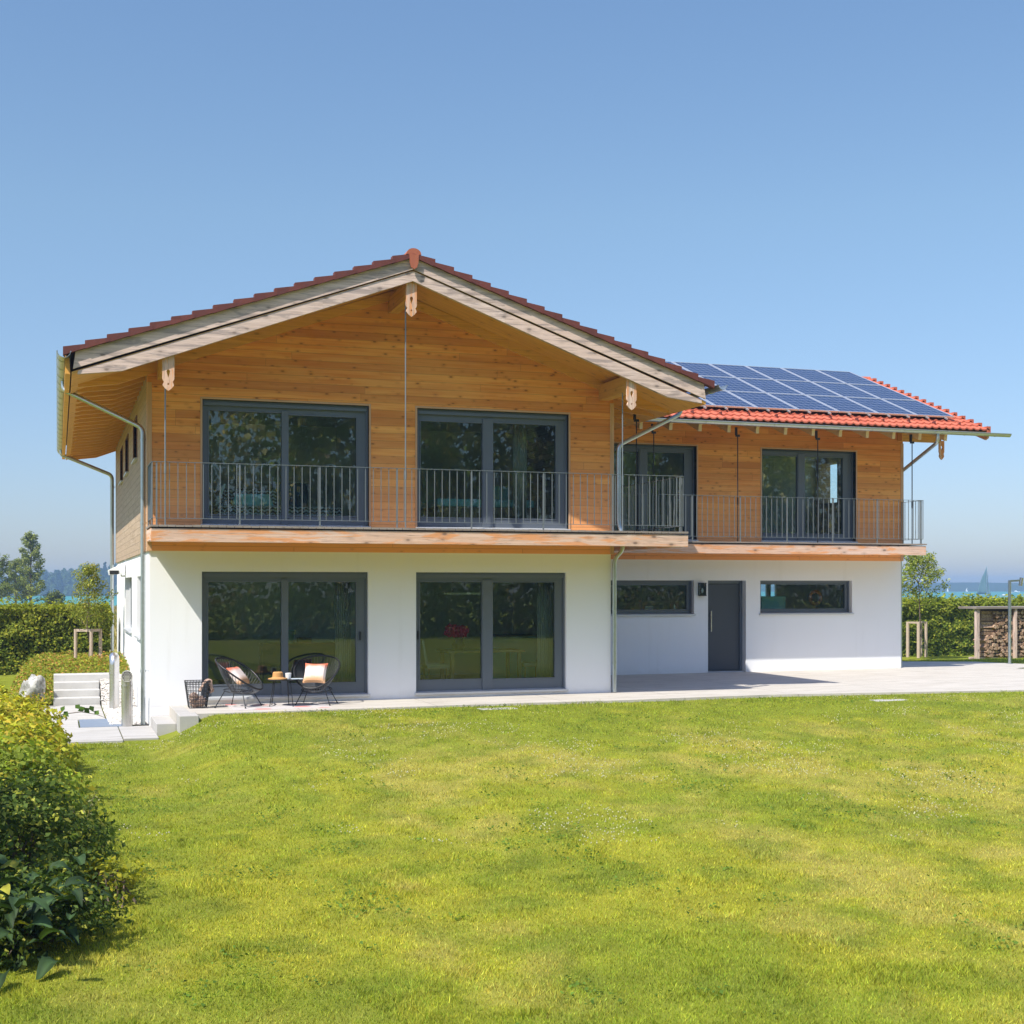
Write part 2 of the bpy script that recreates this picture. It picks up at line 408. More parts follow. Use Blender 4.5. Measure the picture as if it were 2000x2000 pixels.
# ------------------------------------------------------------------ ground
cs, sn = math.cos(R(18.48)), math.sin(R(18.48))
def fwd(x, y): return (x-CAM.x)*sn+(y-CAM.y)*cs, (x-CAM.x)*cs-(y-CAM.y)*sn     # depth, sideways
LAKE = -4.2
def ground(x, y):
    x = np.asarray(x, float); y = np.asarray(y, float)
    near = -.37+.352*sstep(-.30+.35*sstep(-3.5, -1.6, y), 1.0, x)*sstep(-13, -1.8, y)+.05*sstep(9, 19, x)
    near = near+.03*(fbm(x*.35, y*.35, 3, 3)-.5)*sstep(-3.5, -6, y)
    near = near-.64*sstep(6.0, 18, y)*sstep(17.5, 22, x)
    bank = .62*sstep(5.0, 7.2, y)*sstep(-2.7, -1.9, x)*sstep(1.5, .2, x)+.15*sstep(6, 11, y)*sstep(-2.0, -3.0, x)
    near = near+bank
    D, r = fwd(x, y)
    far = .12+(-.37+.72*sstep(0, 60, x))*sstep(16, 120, y)
    ro = sstep(12, 18, x); z = near+(far-near)*sstep(0, 1, (y-(9.5+13*ro))/(5.5+22*ro))
    z = z+(-7.0-z)*sstep(156, 180, D)
    sh = 800+540*sstep(-.14, .12, r/np.maximum(D, 1))
    up = sstep(0, 25, D-sh)
    hill = -3.6+(6.6+2.6*fbm(r*.006, D*.004, 5))*sstep(5, 110, D-sh)
    return z+(hill-z)*up*(D > 400)
def axis(parts):
    return np.unique(np.concatenate([np.linspace(a, b, n) for a, b, n in parts]).round(4))
gx = axis([(-1100, -200, 24), (-200, -30, 24), (-30, -7, 24), (-7, 26, 150), (26, 70, 40), (70, 300, 40), (300, 1500, 60)])
gy = axis([(-160, -60, 12), (-60, -27, 20), (-27, 16, 190), (16, 60, 30), (60, 260, 60), (260, 700, 20), (700, 1700, 80)])
GX, GY = np.meshgrid(gx, gy); GZ = ground(GX, GY)
nx, ny = len(gx), len(gy)
idx = np.arange(nx*ny).reshape(ny, nx)
F = np.stack([idx[:-1, :-1], idx[:-1, 1:], idx[1:, 1:], idx[1:, :-1]], -1).reshape(-1, 4)
V = np.stack([GX, GY, GZ], -1).reshape(-1, 3)
D_, r_ = fwd(V[:, 0], V[:, 1])
def lawn_col(x, y):
    """mix of fresh green, yellow-green and dry straw patches"""
    D, r = fwd(x, y)
    a = .6*fbm(x*.5, y*.36, 1, 4)+.4*fbm(x*2.6, y*1.9, 14, 3); b = fbm(x*2.4+9, y*1.7, 2, 4); d = .6*fbm(x*.8+40, y*.5+7, 6, 3)+.4*fbm(x*3.3, y*2.6, 16, 3)
    g = np.array([.205, .258, .026]); yl = np.array([.355, .345, .038]); dry = np.array([.44, .365, .105])
    # fresher along the terrace and on the left, drier in mid lawn
    fresh = .9*sstep(.40, .66, a+.24*sstep(-7.5, -2.5, y)+.12*sstep(2, -1.5, x)+.05*sstep(-14, -18, y))
    c = yl+(g-yl)*fresh[..., None]
    dr = sstep(.53, .70, d+.08*sstep(2, 7, x)*sstep(-4, -8, y))*.75*(1-.6*fresh)
    c = c+(dry-c)*dr[..., None]
    dk = sstep(.58, .72, b)*.6
    c = c*(1-dk[..., None])+np.array([.14, .195, .026])*dk[..., None]
    c = np.array([.292, .295, .036])*.25+c*.75
    return c*(.76+.60*fbm(x*9, y*9, 23, 3))[..., None]
gc = lawn_col(V[:, 0], V[:, 1])*.80
mea = np.array([.36, .30, .10])*(.7+.6*fbm(V[:, 0]*.2, V[:, 1]*.2, 8))[:, None]
mea = mea*(1-.35*sstep(.5, .7, fbm(V[:, 0]*.05, V[:, 1]*.08, 4)))[:, None]
t = sstep(11, 15, V[:, 1]-10.5*sstep(12, 18, V[:, 0]))[:, None]; gc = gc*(1-t)+mea*t
t = sstep(400, 500, D_)[:, None]; gc = gc*(1-t)+np.array([.030, .055, .030])*(.6+.8*fbm(V[:, 0]*.02, V[:, 1]*.02, 9))[:, None]*t
k = N('turf'); a = k.n('ShaderNodeAttribute'); a.attribute_name = 'col'
o = k.obj(); f = k.noise(o, 55, 4, .7)
M['turf'] = k.done(k.bsdf(k.mix(1.0, a.outputs['Color'], k.mix(f, (.62, .66, .55), (1.25, 1.2, 1.2)), 'MULTIPLY'), .95, 0, .1, k.bump(f, .8, .02)))
struct(raw_mesh('ground', V, F, M['turf'], None, gc, True))
# lake
k = N('lake water'); o = k.obj()
wn = k.noise(k.scale(o, (.02, .05, 1)), 3, 4)
M['water'] = k.done(k.bsdf(k.mix(wn, (.016, .20, .155), (.024, .26, .20)), .35, 0, .12, k.bump(k.noise(o, .6, 3), .25, .3)))
mb = MB(); mb.face([(-1100, -5+100, LAKE), (1500, 95, LAKE), (1500, 1690, LAKE), (-1100, 1690, LAKE)]); struct(mb.build('lake', M['water']))

# terrace, path, steps
mb = MB()
edge = [(.66, -1.66), (3.0, -1.70), (5.2, -1.62), (8.1, -1.72), (11.4, -1.58), (14.0, -1.95), (16.7, -2.35), (19.0, -2.6), (23.5, -2.9), (26, -2.7), (26, .1), (22.0, .35), (19.3, .42), (21.0, .75), (19.9, 1.2), (22.5, 2.6), (21.2, 3.5), (23, 4.6), (22.2, 6.4), (19.8, 7.4), (18.67, 14), (17, 14)]
def patio_z(x): return .0+.0035*min(max(x, 0), 16)
pts = edge+[(17, 4.9), (8.7, 4.9), (8.7, .1), (.34, .1), (.34, -1.4), (.66, -1.4)]
mb2 = MB(); n = len(pts)
from mathutils.geometry import tessellate_polygon
tri = tessellate_polygon([[Vector((p[0], p[1], 0)) for p in pts]])
for t in tri:
    q = [(pts[i][0], pts[i][1], patio_z(pts[i][0])) for i in t]
    nrm = (Vector(q[1])-Vector(q[0])).cross(Vector(q[2])-Vector(q[0]))
    mb2.face(q if nrm.z > 0 else q[::-1])
for i in range(n):
    a, b = pts[i], pts[(i+1) % n]
    mb2.face([(a[0], a[1], patio_z(a[0])), (a[0], a[1], -.45), (b[0], b[1], -.45), (b[0], b[1], patio_z(b[0]))])
struct(mb2.build('terrace', M['patio']))
mb = MB()
for (x0, x1, y0, y1) in ((-1.62, -.545, -2.2, .02), (-.525, .02, -1.98, .02), (-1.62, -1.19, .045, 1.52), (-1.75, -.70, 1.56, 3.1), (-1.85, -.70, 3.12, 4.72)):
    mb.box(x0, x1, y0, y1, -.6, -.335)
struct(mb.build('garden_path', M['slab'], None, False, .008))
o = MB(); o.box(-1.165, -.47, .07, 1.50, -.5, -.332)
tag(o.build('cover_plate', M['grate'], None, False, .004), 'flat blue grey cover plate set in the pale path beside the vent pipes', 'cover plate')
labels = ['lowest of the four grey concrete steps up the garden bank', 'second step from the bottom of the grey concrete garden stair', 'third step from the bottom of the grey concrete garden stair', 'topmost long grey concrete step below the yellow ground cover']
for i in range(4):
    mb = MB(); y0 = 4.74+i*.36
    mb.box(-1.62, -.70 if i < 3 else -.32, y0, y0+.36 if i < 3 else y0+.5, -.55, -.335+.14*(i+1))
    tag(mb.build('concrete_step', M['step'], None, False, .008), labels[i], 'step', 'concrete steps on the bank')
mb = MB(); mb.box(.02, .34, -.36, -.02, -.6, -.17); mb.box(.02, .34, -1.42, -.36, -.6, -.17)
tag(mb.build('concrete_step', M['slab'], None, False, .008), 'lower pale concrete block step at the left house corner', 'step', 'block steps at the house corner')
mb = MB(); mb.box(.345, .655, -2.0, -.02, -.5, .002)
tag(mb.build('concrete_step', M['slab'], None, False, .008), 'upper pale concrete block step level with the terrace', 'step', 'block steps at the house corner')
for (x, y, a, l) in ((5.75, -2.15, .34, 'flat pale stepping stone in the lawn in front of the right sliding door'), (13.2, -2.9, .34, 'flat pale stepping stone in the lawn in front of the grey door'), (16.6, -3.5, .3, 'flat pale stepping stone in the lawn in front of the right strip window')):
    mb = MB(); z = float(ground(x, y)); mb.box(x-a, x+a, y-.14, y+.14, z-.06, z+.008)
    tag(mb.build('stepping_stone', M['slab'], None, False, .012), l, 'stepping stone', 'stepping stones in the lawn')

# ------------------------------------------------------------------ house
H = thing('house', 'two storey timber and white plaster house with tiled gable roof, balcony and solar panels', 'house')
W = 8.79; WX = 18.67; WY = 4.7; BY = 13.9; ZP = 2.75
lower = [(.90, 3.925, .10, 2.385), (4.84, 7.85, .10, 2.385)]
upper = [(.905, 3.93, 3.18, 5.465), (4.85, 7.885, 3.18, 5.465)]
wl = [(10.2, 12.90, 1.45, 2.255), (13.27, 14.29, .03, 2.255), (14.68, 17.25, 1.45, 2.255)]
wu = [(10.30, 12.95, 3.18, 5.465), (14.70, 17.335, 3.18, 5.465)]
sl = [(2.5, 4.05, 1.12, 2.32), (6.1, 9.0, 1.12, 2.32)]
su = [(3.3, 4.5, 4.68, 5.50), (6.8, 8.0, 4.68, 5.50), (9.5, 10.7, 4.68, 5.50)]
T = .34
mb = MB()
mb.wall(1, 0, T, 0, W, .0, ZP, lower)
mb.wall(0, 0, T, T, BY, -.5, ZP, sl)
mb.box(0, T, 0, T, -.5, -.001)
mb.box(W-T, W, T, WY+T, .0, ZP)
mb.wall(1, WY, WY+T, W, WX, .0, ZP, wl)
mb.box(WX-T, WX, WY+T, 8.6, .0, ZP)
mb.box(T, W, BY-T, BY, 0, ZP)
mb.build('plaster_wall', M['plaster'], H)
# cladding
CF = -.035
def zsoff(x): return 7.66-.362*abs(x-4.395)
mb = MB()
mb.wall(1, CF, T, CF, W-CF, ZP, 5.60, upper)
mb.prism([(CF, 5.60), (W-CF, 5.60), (W-CF, zsoff(W-CF)), (4.395, zsoff(4.395)), (CF, zsoff(CF))], 1, CF, T)
mb.wall(1, WY+CF, WY+T, W-CF, WX-CF, ZP, 6.33, wu)
mb.build('timber_cladding', M['cladding'], H)
mb = MB()
mb.wall(0, CF, T, T, BY, ZP, 5.95, su)
mb.build('side_cladding', M['cladding_grey'], H); mb = MB()
mb.box(W-T, W-CF, T, WY+CF, ZP, 5.95)
mb.build('side_cladding', M['cladding_grey'], H); mb = MB()
mb.box(T, W, BY-T, BY, ZP, 7)
mb.build('side_cladding', M['cladding_grey'], H); mb = MB()
mb.wall(0, WX-CF, WX-T, WY+T, 8.6, ZP, 5.9, [(7.12, 8.06, 4.37, 5.46)])
mb.build('side_cladding', M['cladding_grey'], H)
mb = MB()
for (x, y) in ((CF-.012, CF-.012), (W-CF-.068, CF-.012), (WX-CF-.068, WY+CF-.012)):
    mb = MB(); mb.box(x, x+.08, y, y+.05, ZP+.002, 5.72, 2)
    if x < 0: mb.box(x, x+.04, y+.05, y+.15, ZP+.002, 5.72, 2)
    mb.build('corner_board', M['trim'], H)
# inside
mb = MB()
mb.box(T, W-T, 5.2, 5.32, .1, 2.6); mb.box(4.3, 4.42, 2.6, 5.2, .1, 2.6); mb.box(T, W-T, 4.9, 5.02, 3.2, 5.9); mb.box(4.28, 4.45, T, 4.9, 3.2, 5.9)
mb.wall(1, 8.2, 8.3, W, WX-T, .05, 2.6, [(16.62, 16.82, 1.5, 2.2), (16.93, 17.10, 1.5, 2.2)])
mb.wall(1, 8.2, 8.3, W, WX-T, 3.2, 5.9, [])
mb.box(13.1, 13.2, WY+T, 8.2, .05, 2.6); mb.box(13.6, 13.75, WY+T, 8.2, 3.2, 5.9)
mb.build('inner_wall', M['inner_wall'], H)
mb = MB(); mb.box(T, W-T, T, BY-T, -.2, .09); mb.box(W, WX-T, WY+T, 8.2, -.2, .05); mb.box(T, W-T, T, BY-T, 3.0, 3.19); mb.box(W, WX-T, WY+T, 8.2, 3.0, 3.19)
mb.build('inner_floor', M['oak_floor'], H)
mb = MB(); mb.box(T, W-T, T, BY-T, 2.60, 2.74); mb.box(W, WX-T, WY+T, 8.2, 2.60, 2.74); mb.box(T, W-T, T, 5.0, 5.62, 5.72); mb.box(W+.4, WX-T, WY+T, 8.2, 5.62, 5.72)
mb.build('inner_ceiling', M['inner_wall'], H)

# windows
def window(name, x0, x1, z0, z1, y, panes, label=None, split=None, sillz=None, silldepth=.10, sill_over=.03, trim=False, head=.0, mat='frame', rec=.11):
    """frame slab with openings for panes; panes: (x0,x1,z0,z1,dy)"""
    mb = MB(); yf = y+rec
    mb.wall(1, yf, yf+.07, x0, x1, z0, z1, [p[:4] for p in panes])
    # outer frame lip, blind box
    mb.box(x0, x0+.035, yf-.035, yf, z0, z1, 2); mb.box(x1-.035, x1, yf-.035, yf, z0, z1, 2)
    mb.box(x0+.035, x1-.035, yf-.035, yf, z1-.04, z1, 0)
    if head: mb.box(x0+.035, x1-.035, yf-.06, yf-.002, z1-head, z1-.042, 0)
    if split:
        for (a, b) in split: mb.box(a, b, yf-.030, yf, z0+.02, z1-.045-head, 2)
    for p in panes:            # inner bead
        b = .018
        mb.box(p[0]-b, p[0], yf-.012, yf, p[2]-b, p[3]+b, 2); mb.box(p[1], p[1]+b, yf-.012, yf, p[2]-b, p[3]+b, 2)
        mb.box(p[0], p[1], yf-.012, yf, p[3], p[3]+b, 0); mb.box(p[0], p[1], yf-.012, yf, p[2]-b, p[2], 0)
    fr = mb.build(name, M[mat], H)
    if label: fr['label'] = label
    for p in panes:
        g = MB(); yy = yf+.03+p[4]; g.box(p[0]-.006, p[1]+.006, yy, yy+.012, p[2]-.006, p[3]+.006); g.build('pane', M['glass'], fr)
    if sillz is not None:
        g = MB(); g.prism([(y-silldepth, sillz), (yf, sillz+.02), (yf, sillz-.04), (y-silldepth, sillz-.035)], 0, x0-sill_over, x1+sill_over)
        g.build('window_sill', M['sill'], fr)
    if trim:
        g = MB(); a = .036; yy = y-.014
        g.box(x0-a, x0, yy, yf, z0, z1+a, 2); g.box(x1, x1+a, yy, yf, z0, z1+a, 2); g.box(x0, x1, yy, yf, z1, z1+a, 0)
        g.build('window_trim', M['trim'], fr)
    return fr
w1 = window('sliding_window', .90, 3.925, .10, 2.385, 0, [(1.024, 2.33, .35, 2.20, .0), (2.462, 3.715, .345, 2.20, .0)], 'grey sliding door of the lower left living room', [(2.33, 2.455)], .12, .05, .03, head=.10)
w2 = window('sliding_window', 4.84, 7.85, .10, 2.385, 0, [(4.945, 6.16, .355, 2.20, .0), (6.385, 7.65, .345, 2.195, .0)], 'grey sliding door in front of the dining table', [(6.17, 6.375)], .12, .05, .03, head=.10)
for wq, hx in ((w1, 3.79), (w2, 4.895)):
    g = MB(); g.box(hx-.012, hx+.012, .055, .11, 1.12, 1.28); g.build('handle', M['black_steel'], wq)
window('sliding_window', .905, 3.93, 3.18, 5.465, CF, [(1.03, 2.33, 3.42, 5.275, .0), (2.46, 3.715, 3.425, 5.245, .0)], 'upper left grey sliding window of the gable', [(2.335, 2.455)], 3.225, .05, .03, True, .10)
window('sliding_window', 4.85, 7.885, 3.18, 5.465, CF, [(4.945, 6.16, 3.43, 5.235, .0), (6.38, 7.66, 3.43, 5.25, .0)], 'upper right grey sliding window of the gable', [(6.17, 6.37)], 3.225, .05, .03, True, .10)
window('sliding_window', 10.30, 12.95, 3.18, 5.465, WY+CF, [(10.42, 11.50, 3.42, 5.30, 0), (11.74, 12.70, 3.42, 5.30, 0)], 'wing window beside the downpipe', [(11.52, 11.72)], 3.225, .05, .03, True, .06, rec=.16)
window('sliding_window', 14.70, 17.335, 3.18, 5.465, WY+CF, [(14.80, 15.77, 3.42, 5.32, 0), (15.98, 17.06, 3.42, 5.32, 0)], 'right window of the wing', [(15.785, 15.965)], 3.225, .05, .03, True, .04, rec=.16)
window('strip_window', 10.2, 12.90, 1.45, 2.255, WY, [(10.3, 12.78, 1.56, 2.14, 0)], 'left strip window of the wing', None, 1.45, .05, .03, rec=.16)
window('strip_window', 14.68, 17.25, 1.45, 2.255, WY, [(14.77, 17.14, 1.56, 2.16, 0)], 'right strip window of the wing', None, 1.45, .05, .03, rec=.16)
# side windows
for i, (y0, y1, z0, z1) in enumerate(sl+su):
    up = i >= 2; c = CF if up else 0
    mb = MB(); rc = .07 if up else .12
    mb.wall(0, c+rc, c+rc+.07, y0, y1, z0, z1, [(y0+.09, y1-.09, z0+.09, z1-.09)])
    if up: mb.box(c-.02, c+rc, y0-.03, y0, z0, z1+.03, 2); mb.box(c-.02, c+rc, y1, y1+.05, z0, z1+.03, 2); mb.box(c-.02, c+rc, y0, y1, z1, z1+.03, 1)
    fr = mb.build('side_window', M['brown_frame' if up else 'frame'], H)
    g = MB(); g.box(c+rc+.03, c+rc+.042, y0+.085, y1-.085, z0+.085, z1-.085); g.build('pane', M['glass'], fr)
    g = MB(); g.prism([(c-.06, z0-.035), (c+rc, z0-.02), (c+rc, z0+.015), (c-.06, z0)], 1, y0-.05, y1+.05); g.build('window_sill', M['sill'], fr)
# entrance door
mb = MB(); mb.wall(1, WY+.18, WY+.25, 13.27, 14.29, .06, 2.255, [(13.33, 14.22, .07, 2.19)]); dr = mb.build('door_frame', M['frame'], H)
mb = MB(); mb.box(13.335, 14.215, WY+.205, WY+.25, .075, 2.185); mb.box(13.36, 14.19, WY+.198, WY+.204, .10, 2.16)
dl = mb.build('door', M['door'], H)
mb = MB(); mb.tube([(13.43, WY+.14, 1.02), (13.43, WY+.14, 1.52)], .016, 10)
for z in (1.09, 1.45): mb.tube([(13.43, WY+.14, z), (13.43, WY+.20, z)], .010, 8)
mb.build('handle', M['stainless'], dl, True)
mb = MB(); mb.box(13.30, 14.26, WY+.04, WY+.20, .03, .058); mb.build('threshold', M['sill'], dr)

# main roof
AX = 4.395; m1 = .345; RY0, RY1 = -1.55, 14.5
def zt(x): return 7.905-m1*abs(x-AX)
XL, XR = -1.415, 10.205
mb = MB(); th = .34
nco = 17; run = (AX-XL)/nco
for sgn in (-1, 1):
    for i in range(nco):
        a = i*run; b = a+run+.03
        xa, xb = AX+sgn*a, AX+sgn*b
        za, zb = 7.905-m1*a+.055, 7.905-m1*b+.105
        q = [(xa, za), (xb, zb), (xb, zb-.045), (xa, za-.035)]
        mb.prism(q, 1, RY0+.02, RY1)
M['tile_ridge'] = tile_mat('ridge cap tile', (.34, .10, .055), (.40, .13, .07), (.26, .075, .045))
rf = mb.build('roof', M['tile_dark'], H)
mb = MB()       # verge tiles: lapped edge pieces
for sgn in (-1, 1):
    for i in range(nco):
        a = i*run; b = a+run+.045
        xa, xb = AX+sgn*a, AX+sgn*b
        za, zb = 7.905-m1*a, 7.905-m1*b
        mb.prism([(xa, za+.058), (xb, zb+.125), (xb, zb-.012), (xa, za+.0)], 1, RY0-.040-.004*(i % 2), RY0+.10)
mb.build('verge_tile', M['tile_dark'], rf)
mb = MB()       # ridge caps
for i in range(40):
    y0 = RY0-.03+i*.40
    ring = []
    for yy, rr in ((y0, .135), (y0+.43, .122)):
        ring.append([(AX+rr*math.cos(t), yy, 7.955+.80*rr*math.sin(t)) for t in [math.pi*q/10 for q in range(11)]])
    for q in range(10): mb.face([ring[0][q], ring[1][q], ring[1][q+1], ring[0][q+1]])
    mb.face([p for p in ring[0]][::-1])
mb.prism([(AX-.085, 7.95), (AX+.085, 7.95), (AX+.075, 7.80), (AX+.05, 7.72), (AX, 7.69), (AX-.05, 7.72), (AX-.075, 7.80)], 1, RY0-.05, RY0-.02)
mb.build('ridge_tile', M['tile_ridge'], rf)
# barge boards
def two(poly, y0, y1, mat, name, off=.0):
    for sgn in (-1, 1):
        mb = MB(); q = [(AX+sgn*(p[0]), p[1]) for p in poly]
        mb.prism(q, 1, y0, y1)
        # uv along the slope
        mb.build(name, M[mat], rf)
two([(0, 7.90), (5.66, 5.945), (5.70, 5.665), (0, 7.70)], -1.53, -1.49, 'beam_grey', 'barge_board')
LB = [(0, 7.675), (5.62, 5.64), (5.63, 5.585), (4.93, 5.672), (0, 7.50)]
two(LB, -1.51, -1.43, 'beam_grey', 'barge_rafter')
# rafters and soffit
for sgn in (-1, 1):
    for i in range(23):
        y = -.72+i*.69 if i else -.06
        if sgn > 0 and y > 4.0: continue
        mb = MB()
        e = [(3.9, 7.62-.362*3.9), (5.60, 5.66), (5.60, 5.575), (4.93, 5.66), (3.9, 7.62-.362*3.9-.16)]
        if i == 0: e = [(0, 7.62), (5.60, 5.645), (5.60, 5.60), (4.93, 5.685), (0, 7.46)]
        mb.prism([(AX+sgn*a, b) for a, b in e], 1, y-.045, y+.045); mb.build('rafter', M['soffit'], rf)
mb = MB()
for sgn in (-1, 1):
    mb.prism([(AX, 7.69), (AX+sgn*5.72, 7.69-.362*5.72), (AX+sgn*5.72, 7.64-.362*5.72), (AX, 7.64)], 1, -1.49, RY1-.05 if sgn < 0 else 4.2)
mb.build('soffit', M['soffit'], rf)
mb = MB(); mb.prism([(XL-.012, 5.96), (XL+.05, 5.96), (XL+.07, 5.59), (XL-.012, 5.60)], 1, -1.42, RY1+.02); mb.build('fascia', M['soffit'], rf)
# purlins with carved end boards
def carved_board(cx, ztop, y, wdt=.195, hgt=.60):
    h = wdt/2; zb = ztop-hgt
    out = [(-h, ztop), (h, ztop), (h, zb+.20), (h-.012, zb+.175), (h*.72, zb+.15), (h*.86, zb+.125), (h*.94, zb+.09), (h*.55, zb+.04), (0, zb), (-h*.55, zb+.04), (-h*.94, zb+.09), (-h*.86, zb+.125), (-h*.72, zb+.15), (-h+.012, zb+.175), (-h, zb+.20)]
    drop = [(0, zb+.215), (.022, zb+.29), (.030, zb+.325), (.018, zb+.352), (0, zb+.36), (-.018, zb+.352), (-.030, zb+.325), (-.022, zb+.29)]
    circ = [(.016*math.sin(t), zb+.115+.016*math.cos(t)) for t in [2*math.pi*i/8 for i in range(8)]]
    mb = MB(); loops = [[Vector((cx+p[0], p[1], 0)) for p in L] for L in (out, drop, circ)]
    flat = [p for L in loops for p in L]
    for t in tessellate_polygon(loops):
        q = [flat[i] for i in t]
        for yy in (y, y+.04): mb.face([(p.x, yy, p.y) for p in q], [(p.y, p.x) for p in q])
    for L in loops:
        for i in range(len(L)):
            a, b = L[i], L[(i+1) % len(L)]
            mb.face([(a.x, y, a.y), (b.x, y, b.y), (b.x, y+.04, b.y), (a.x, y+.04, a.y)])
    return mb.build('carved_board', M['beam_weathered'], rf)
for cx, z0, z1, zt_ in ((.22, 5.76, 6.06, 5.985), (4.395, 7.20, 7.49, 7.48), (8.62, 5.76, 6.06, 6.005)):
    mb = MB(); mb.box(cx-.10, cx+.10, -1.40, 0, z0, z1, 1); mb.build('purlin', M['spruce'], rf)
    carved_board(cx-.01, zt_, -1.443)
# wing roof
m2 = .385; EY = 3.36; EZ = 5.955; RYW = 8.62; WV = 20.30; WL = 10.02
def wz(y): return EZ+m2*(y-EY)
ncw = 16; rl = (RYW-EY)/ncw; per = .2; ns = 6
mb = MB(); nw = int((WV-WL)/per*ns)
for c in range(ncw):
    ya, yb = EY+c*rl-.03, EY+(c+1)*rl
    for i in range(nw):
        xa, xb = WL+i*per/ns, WL+(i+1)*per/ns
        f = lambda x: .017*math.cos(2*math.pi*(x-WL)/per)+.006*math.cos(4*math.pi*(x-WL)/per)
        a = [(xa, ya, wz(ya)+.055+f(xa)), (xb, ya, wz(ya)+.055+f(xb)), (xb, yb, wz(yb)+.012+f(xb)), (xa, yb, wz(yb)+.012+f(xa))]
        mb.face(a, [(xa, c*.345+.01), (xb, c*.345+.01), (xb, c*.345+.33), (xa, c*.345+.33)])
        mb.face([(xa, ya, wz(ya)+.02+f(xa)), (xb, ya, wz(ya)+.02+f(xb)), a[1], a[0]], [(xa, c*.345+.01), (xb, c*.345+.01), (xb, c*.345+.02), (xa, c*.345+.02)])
    mb.box(WV-.09, WV+.02, ya, yb, wz(ya)-.10, wz(ya)+.12)
wr = mb.build('wing_roof', M['tile'], H)
mb = MB(); mb.prism([(EY, EZ-.03), (RYW, wz(RYW)-.03), (2*RYW-EY-.4, wz(EY+.4)-.03), (2*RYW-EY-.4, wz(EY+.4)-.10), (RYW, wz(RYW)-.11), (EY, EZ-.10)], 0, W+.6, WV-.02)
mb.build('soffit', M['spruce'], wr)
mb = MB()
for i in range(27):
    x0 = WL+i*.38
    ring = [[(xx, RYW-.02+rr*math.cos(t), wz(RYW)-.03+rr*math.sin(t)) for t in [math.pi*q/8 for q in range(9)]] for xx, rr in ((x0, .095), (x0+.40, .105))]
    for q in range(8): mb.face([ring[0][q], ring[0][q+1], ring[1][q+1], ring[1][q]])
    mb.face(ring[1])
mb.build('ridge_tile', M['tile'], wr)
mb = MB()
for i in range(13):                                  # rafter ends
    x = 10.25+i*.74; y0, y1 = EY+.03, WY+.05
    mb.prism([(y0, wz(y0)-.11), (y1, wz(y1)-.11), (y1, wz(y1)-.34), (y0+.12, wz(y0+.12)-.33), (y0+.10, wz(y0)-.14)], 0, x-.04, x+.04)
mb.build('rafter', M['rafter'], wr)
mb = MB(); mb.box(WX-.2, 19.62, 4.35, 4.55, 5.75, 5.98, 0); mb.build('purlin', M['spruce'], wr)
mb = MB(); mb.prism([(EY, EZ-.03), (RYW, wz(RYW)-.03), (RYW, wz(RYW)-.24), (EY+.1, EZ-.22), (EY, EZ-.18)], 0, WV-.05, WV-.01); mb.build('barge_board', M['beam_weathered'], wr)
carved_board(19.60, 5.78, 4.30, .15, .48).parent = wr
mb = MB()
for i in range(13):                                  # snow guards
    x = 10.9+i*.73; y = EY+.30
    mb = MB(); mb.box(x-.012, x+.012, y-.02, y+.10, wz(y)+.05, wz(y)+.105); mb.build('snow_guard', M['tile_dark'], wr)
# solar panels
nv = Vector((0, -m2, 1)).normalized(); dv = Vector((0, 1, m2)).normalized()
P0 = Vector((10.87, 4.02, wz(4.02)))+nv*.16
pw, ph = 1.11, 1.70
for r0 in range(3):
    for c in range(8):
        fr = MB(); a = P0+Vector((c*pw+.012, 0, 0))+dv*(r0*ph+.012)
        X = Vector((pw-.024, 0, 0)); Y = dv*(ph-.024)
        t = .034
        ex = X.normalized()*t; ey = dv*t
        def slab(p, u, v, h=.04):
            q = [p, p+u, p+u+v, p+v]; lo = [z-nv*h for z in q]
            fr.face(q); fr.face(lo[::-1])
            for i in range(4): fr.face([lo[i], lo[(i+1) % 4], q[(i+1) % 4], q[i]])
        slab(a, X, ey); slab(a+Y-ey, X, ey); slab(a+ey, ex, Y-2*ey); slab(a+X-ex+ey, ex, Y-2*ey)
        f = fr.build('solar_panel', M['alu'], wr)
        g = MB(); p = a+ex+ey-nv*.006; u = X-2*ex; v = Y-2*ey
        g.face([p, p+u, p+u+v, p+v], [(0, 0), (1, 0), (1, 1), (0, 1)])
        q = [p-nv*.03, p+u-nv*.03, p+u+v-nv*.03, p+v-nv*.03]; g.face(q[::-1], [(0, 0)]*4)
        cl = g.build('solar_cells', M['solar'], f)
mb = MB()
for c in range(8):
    for f in (.25, .75):
        a = P0+Vector(((c+f)*pw, 0, 0))-nv*.05; mb.beam(a-dv*.10, a+dv*5.1, .035, .035, nv)
mb.build('mounting_rail', M['alu'], wr)

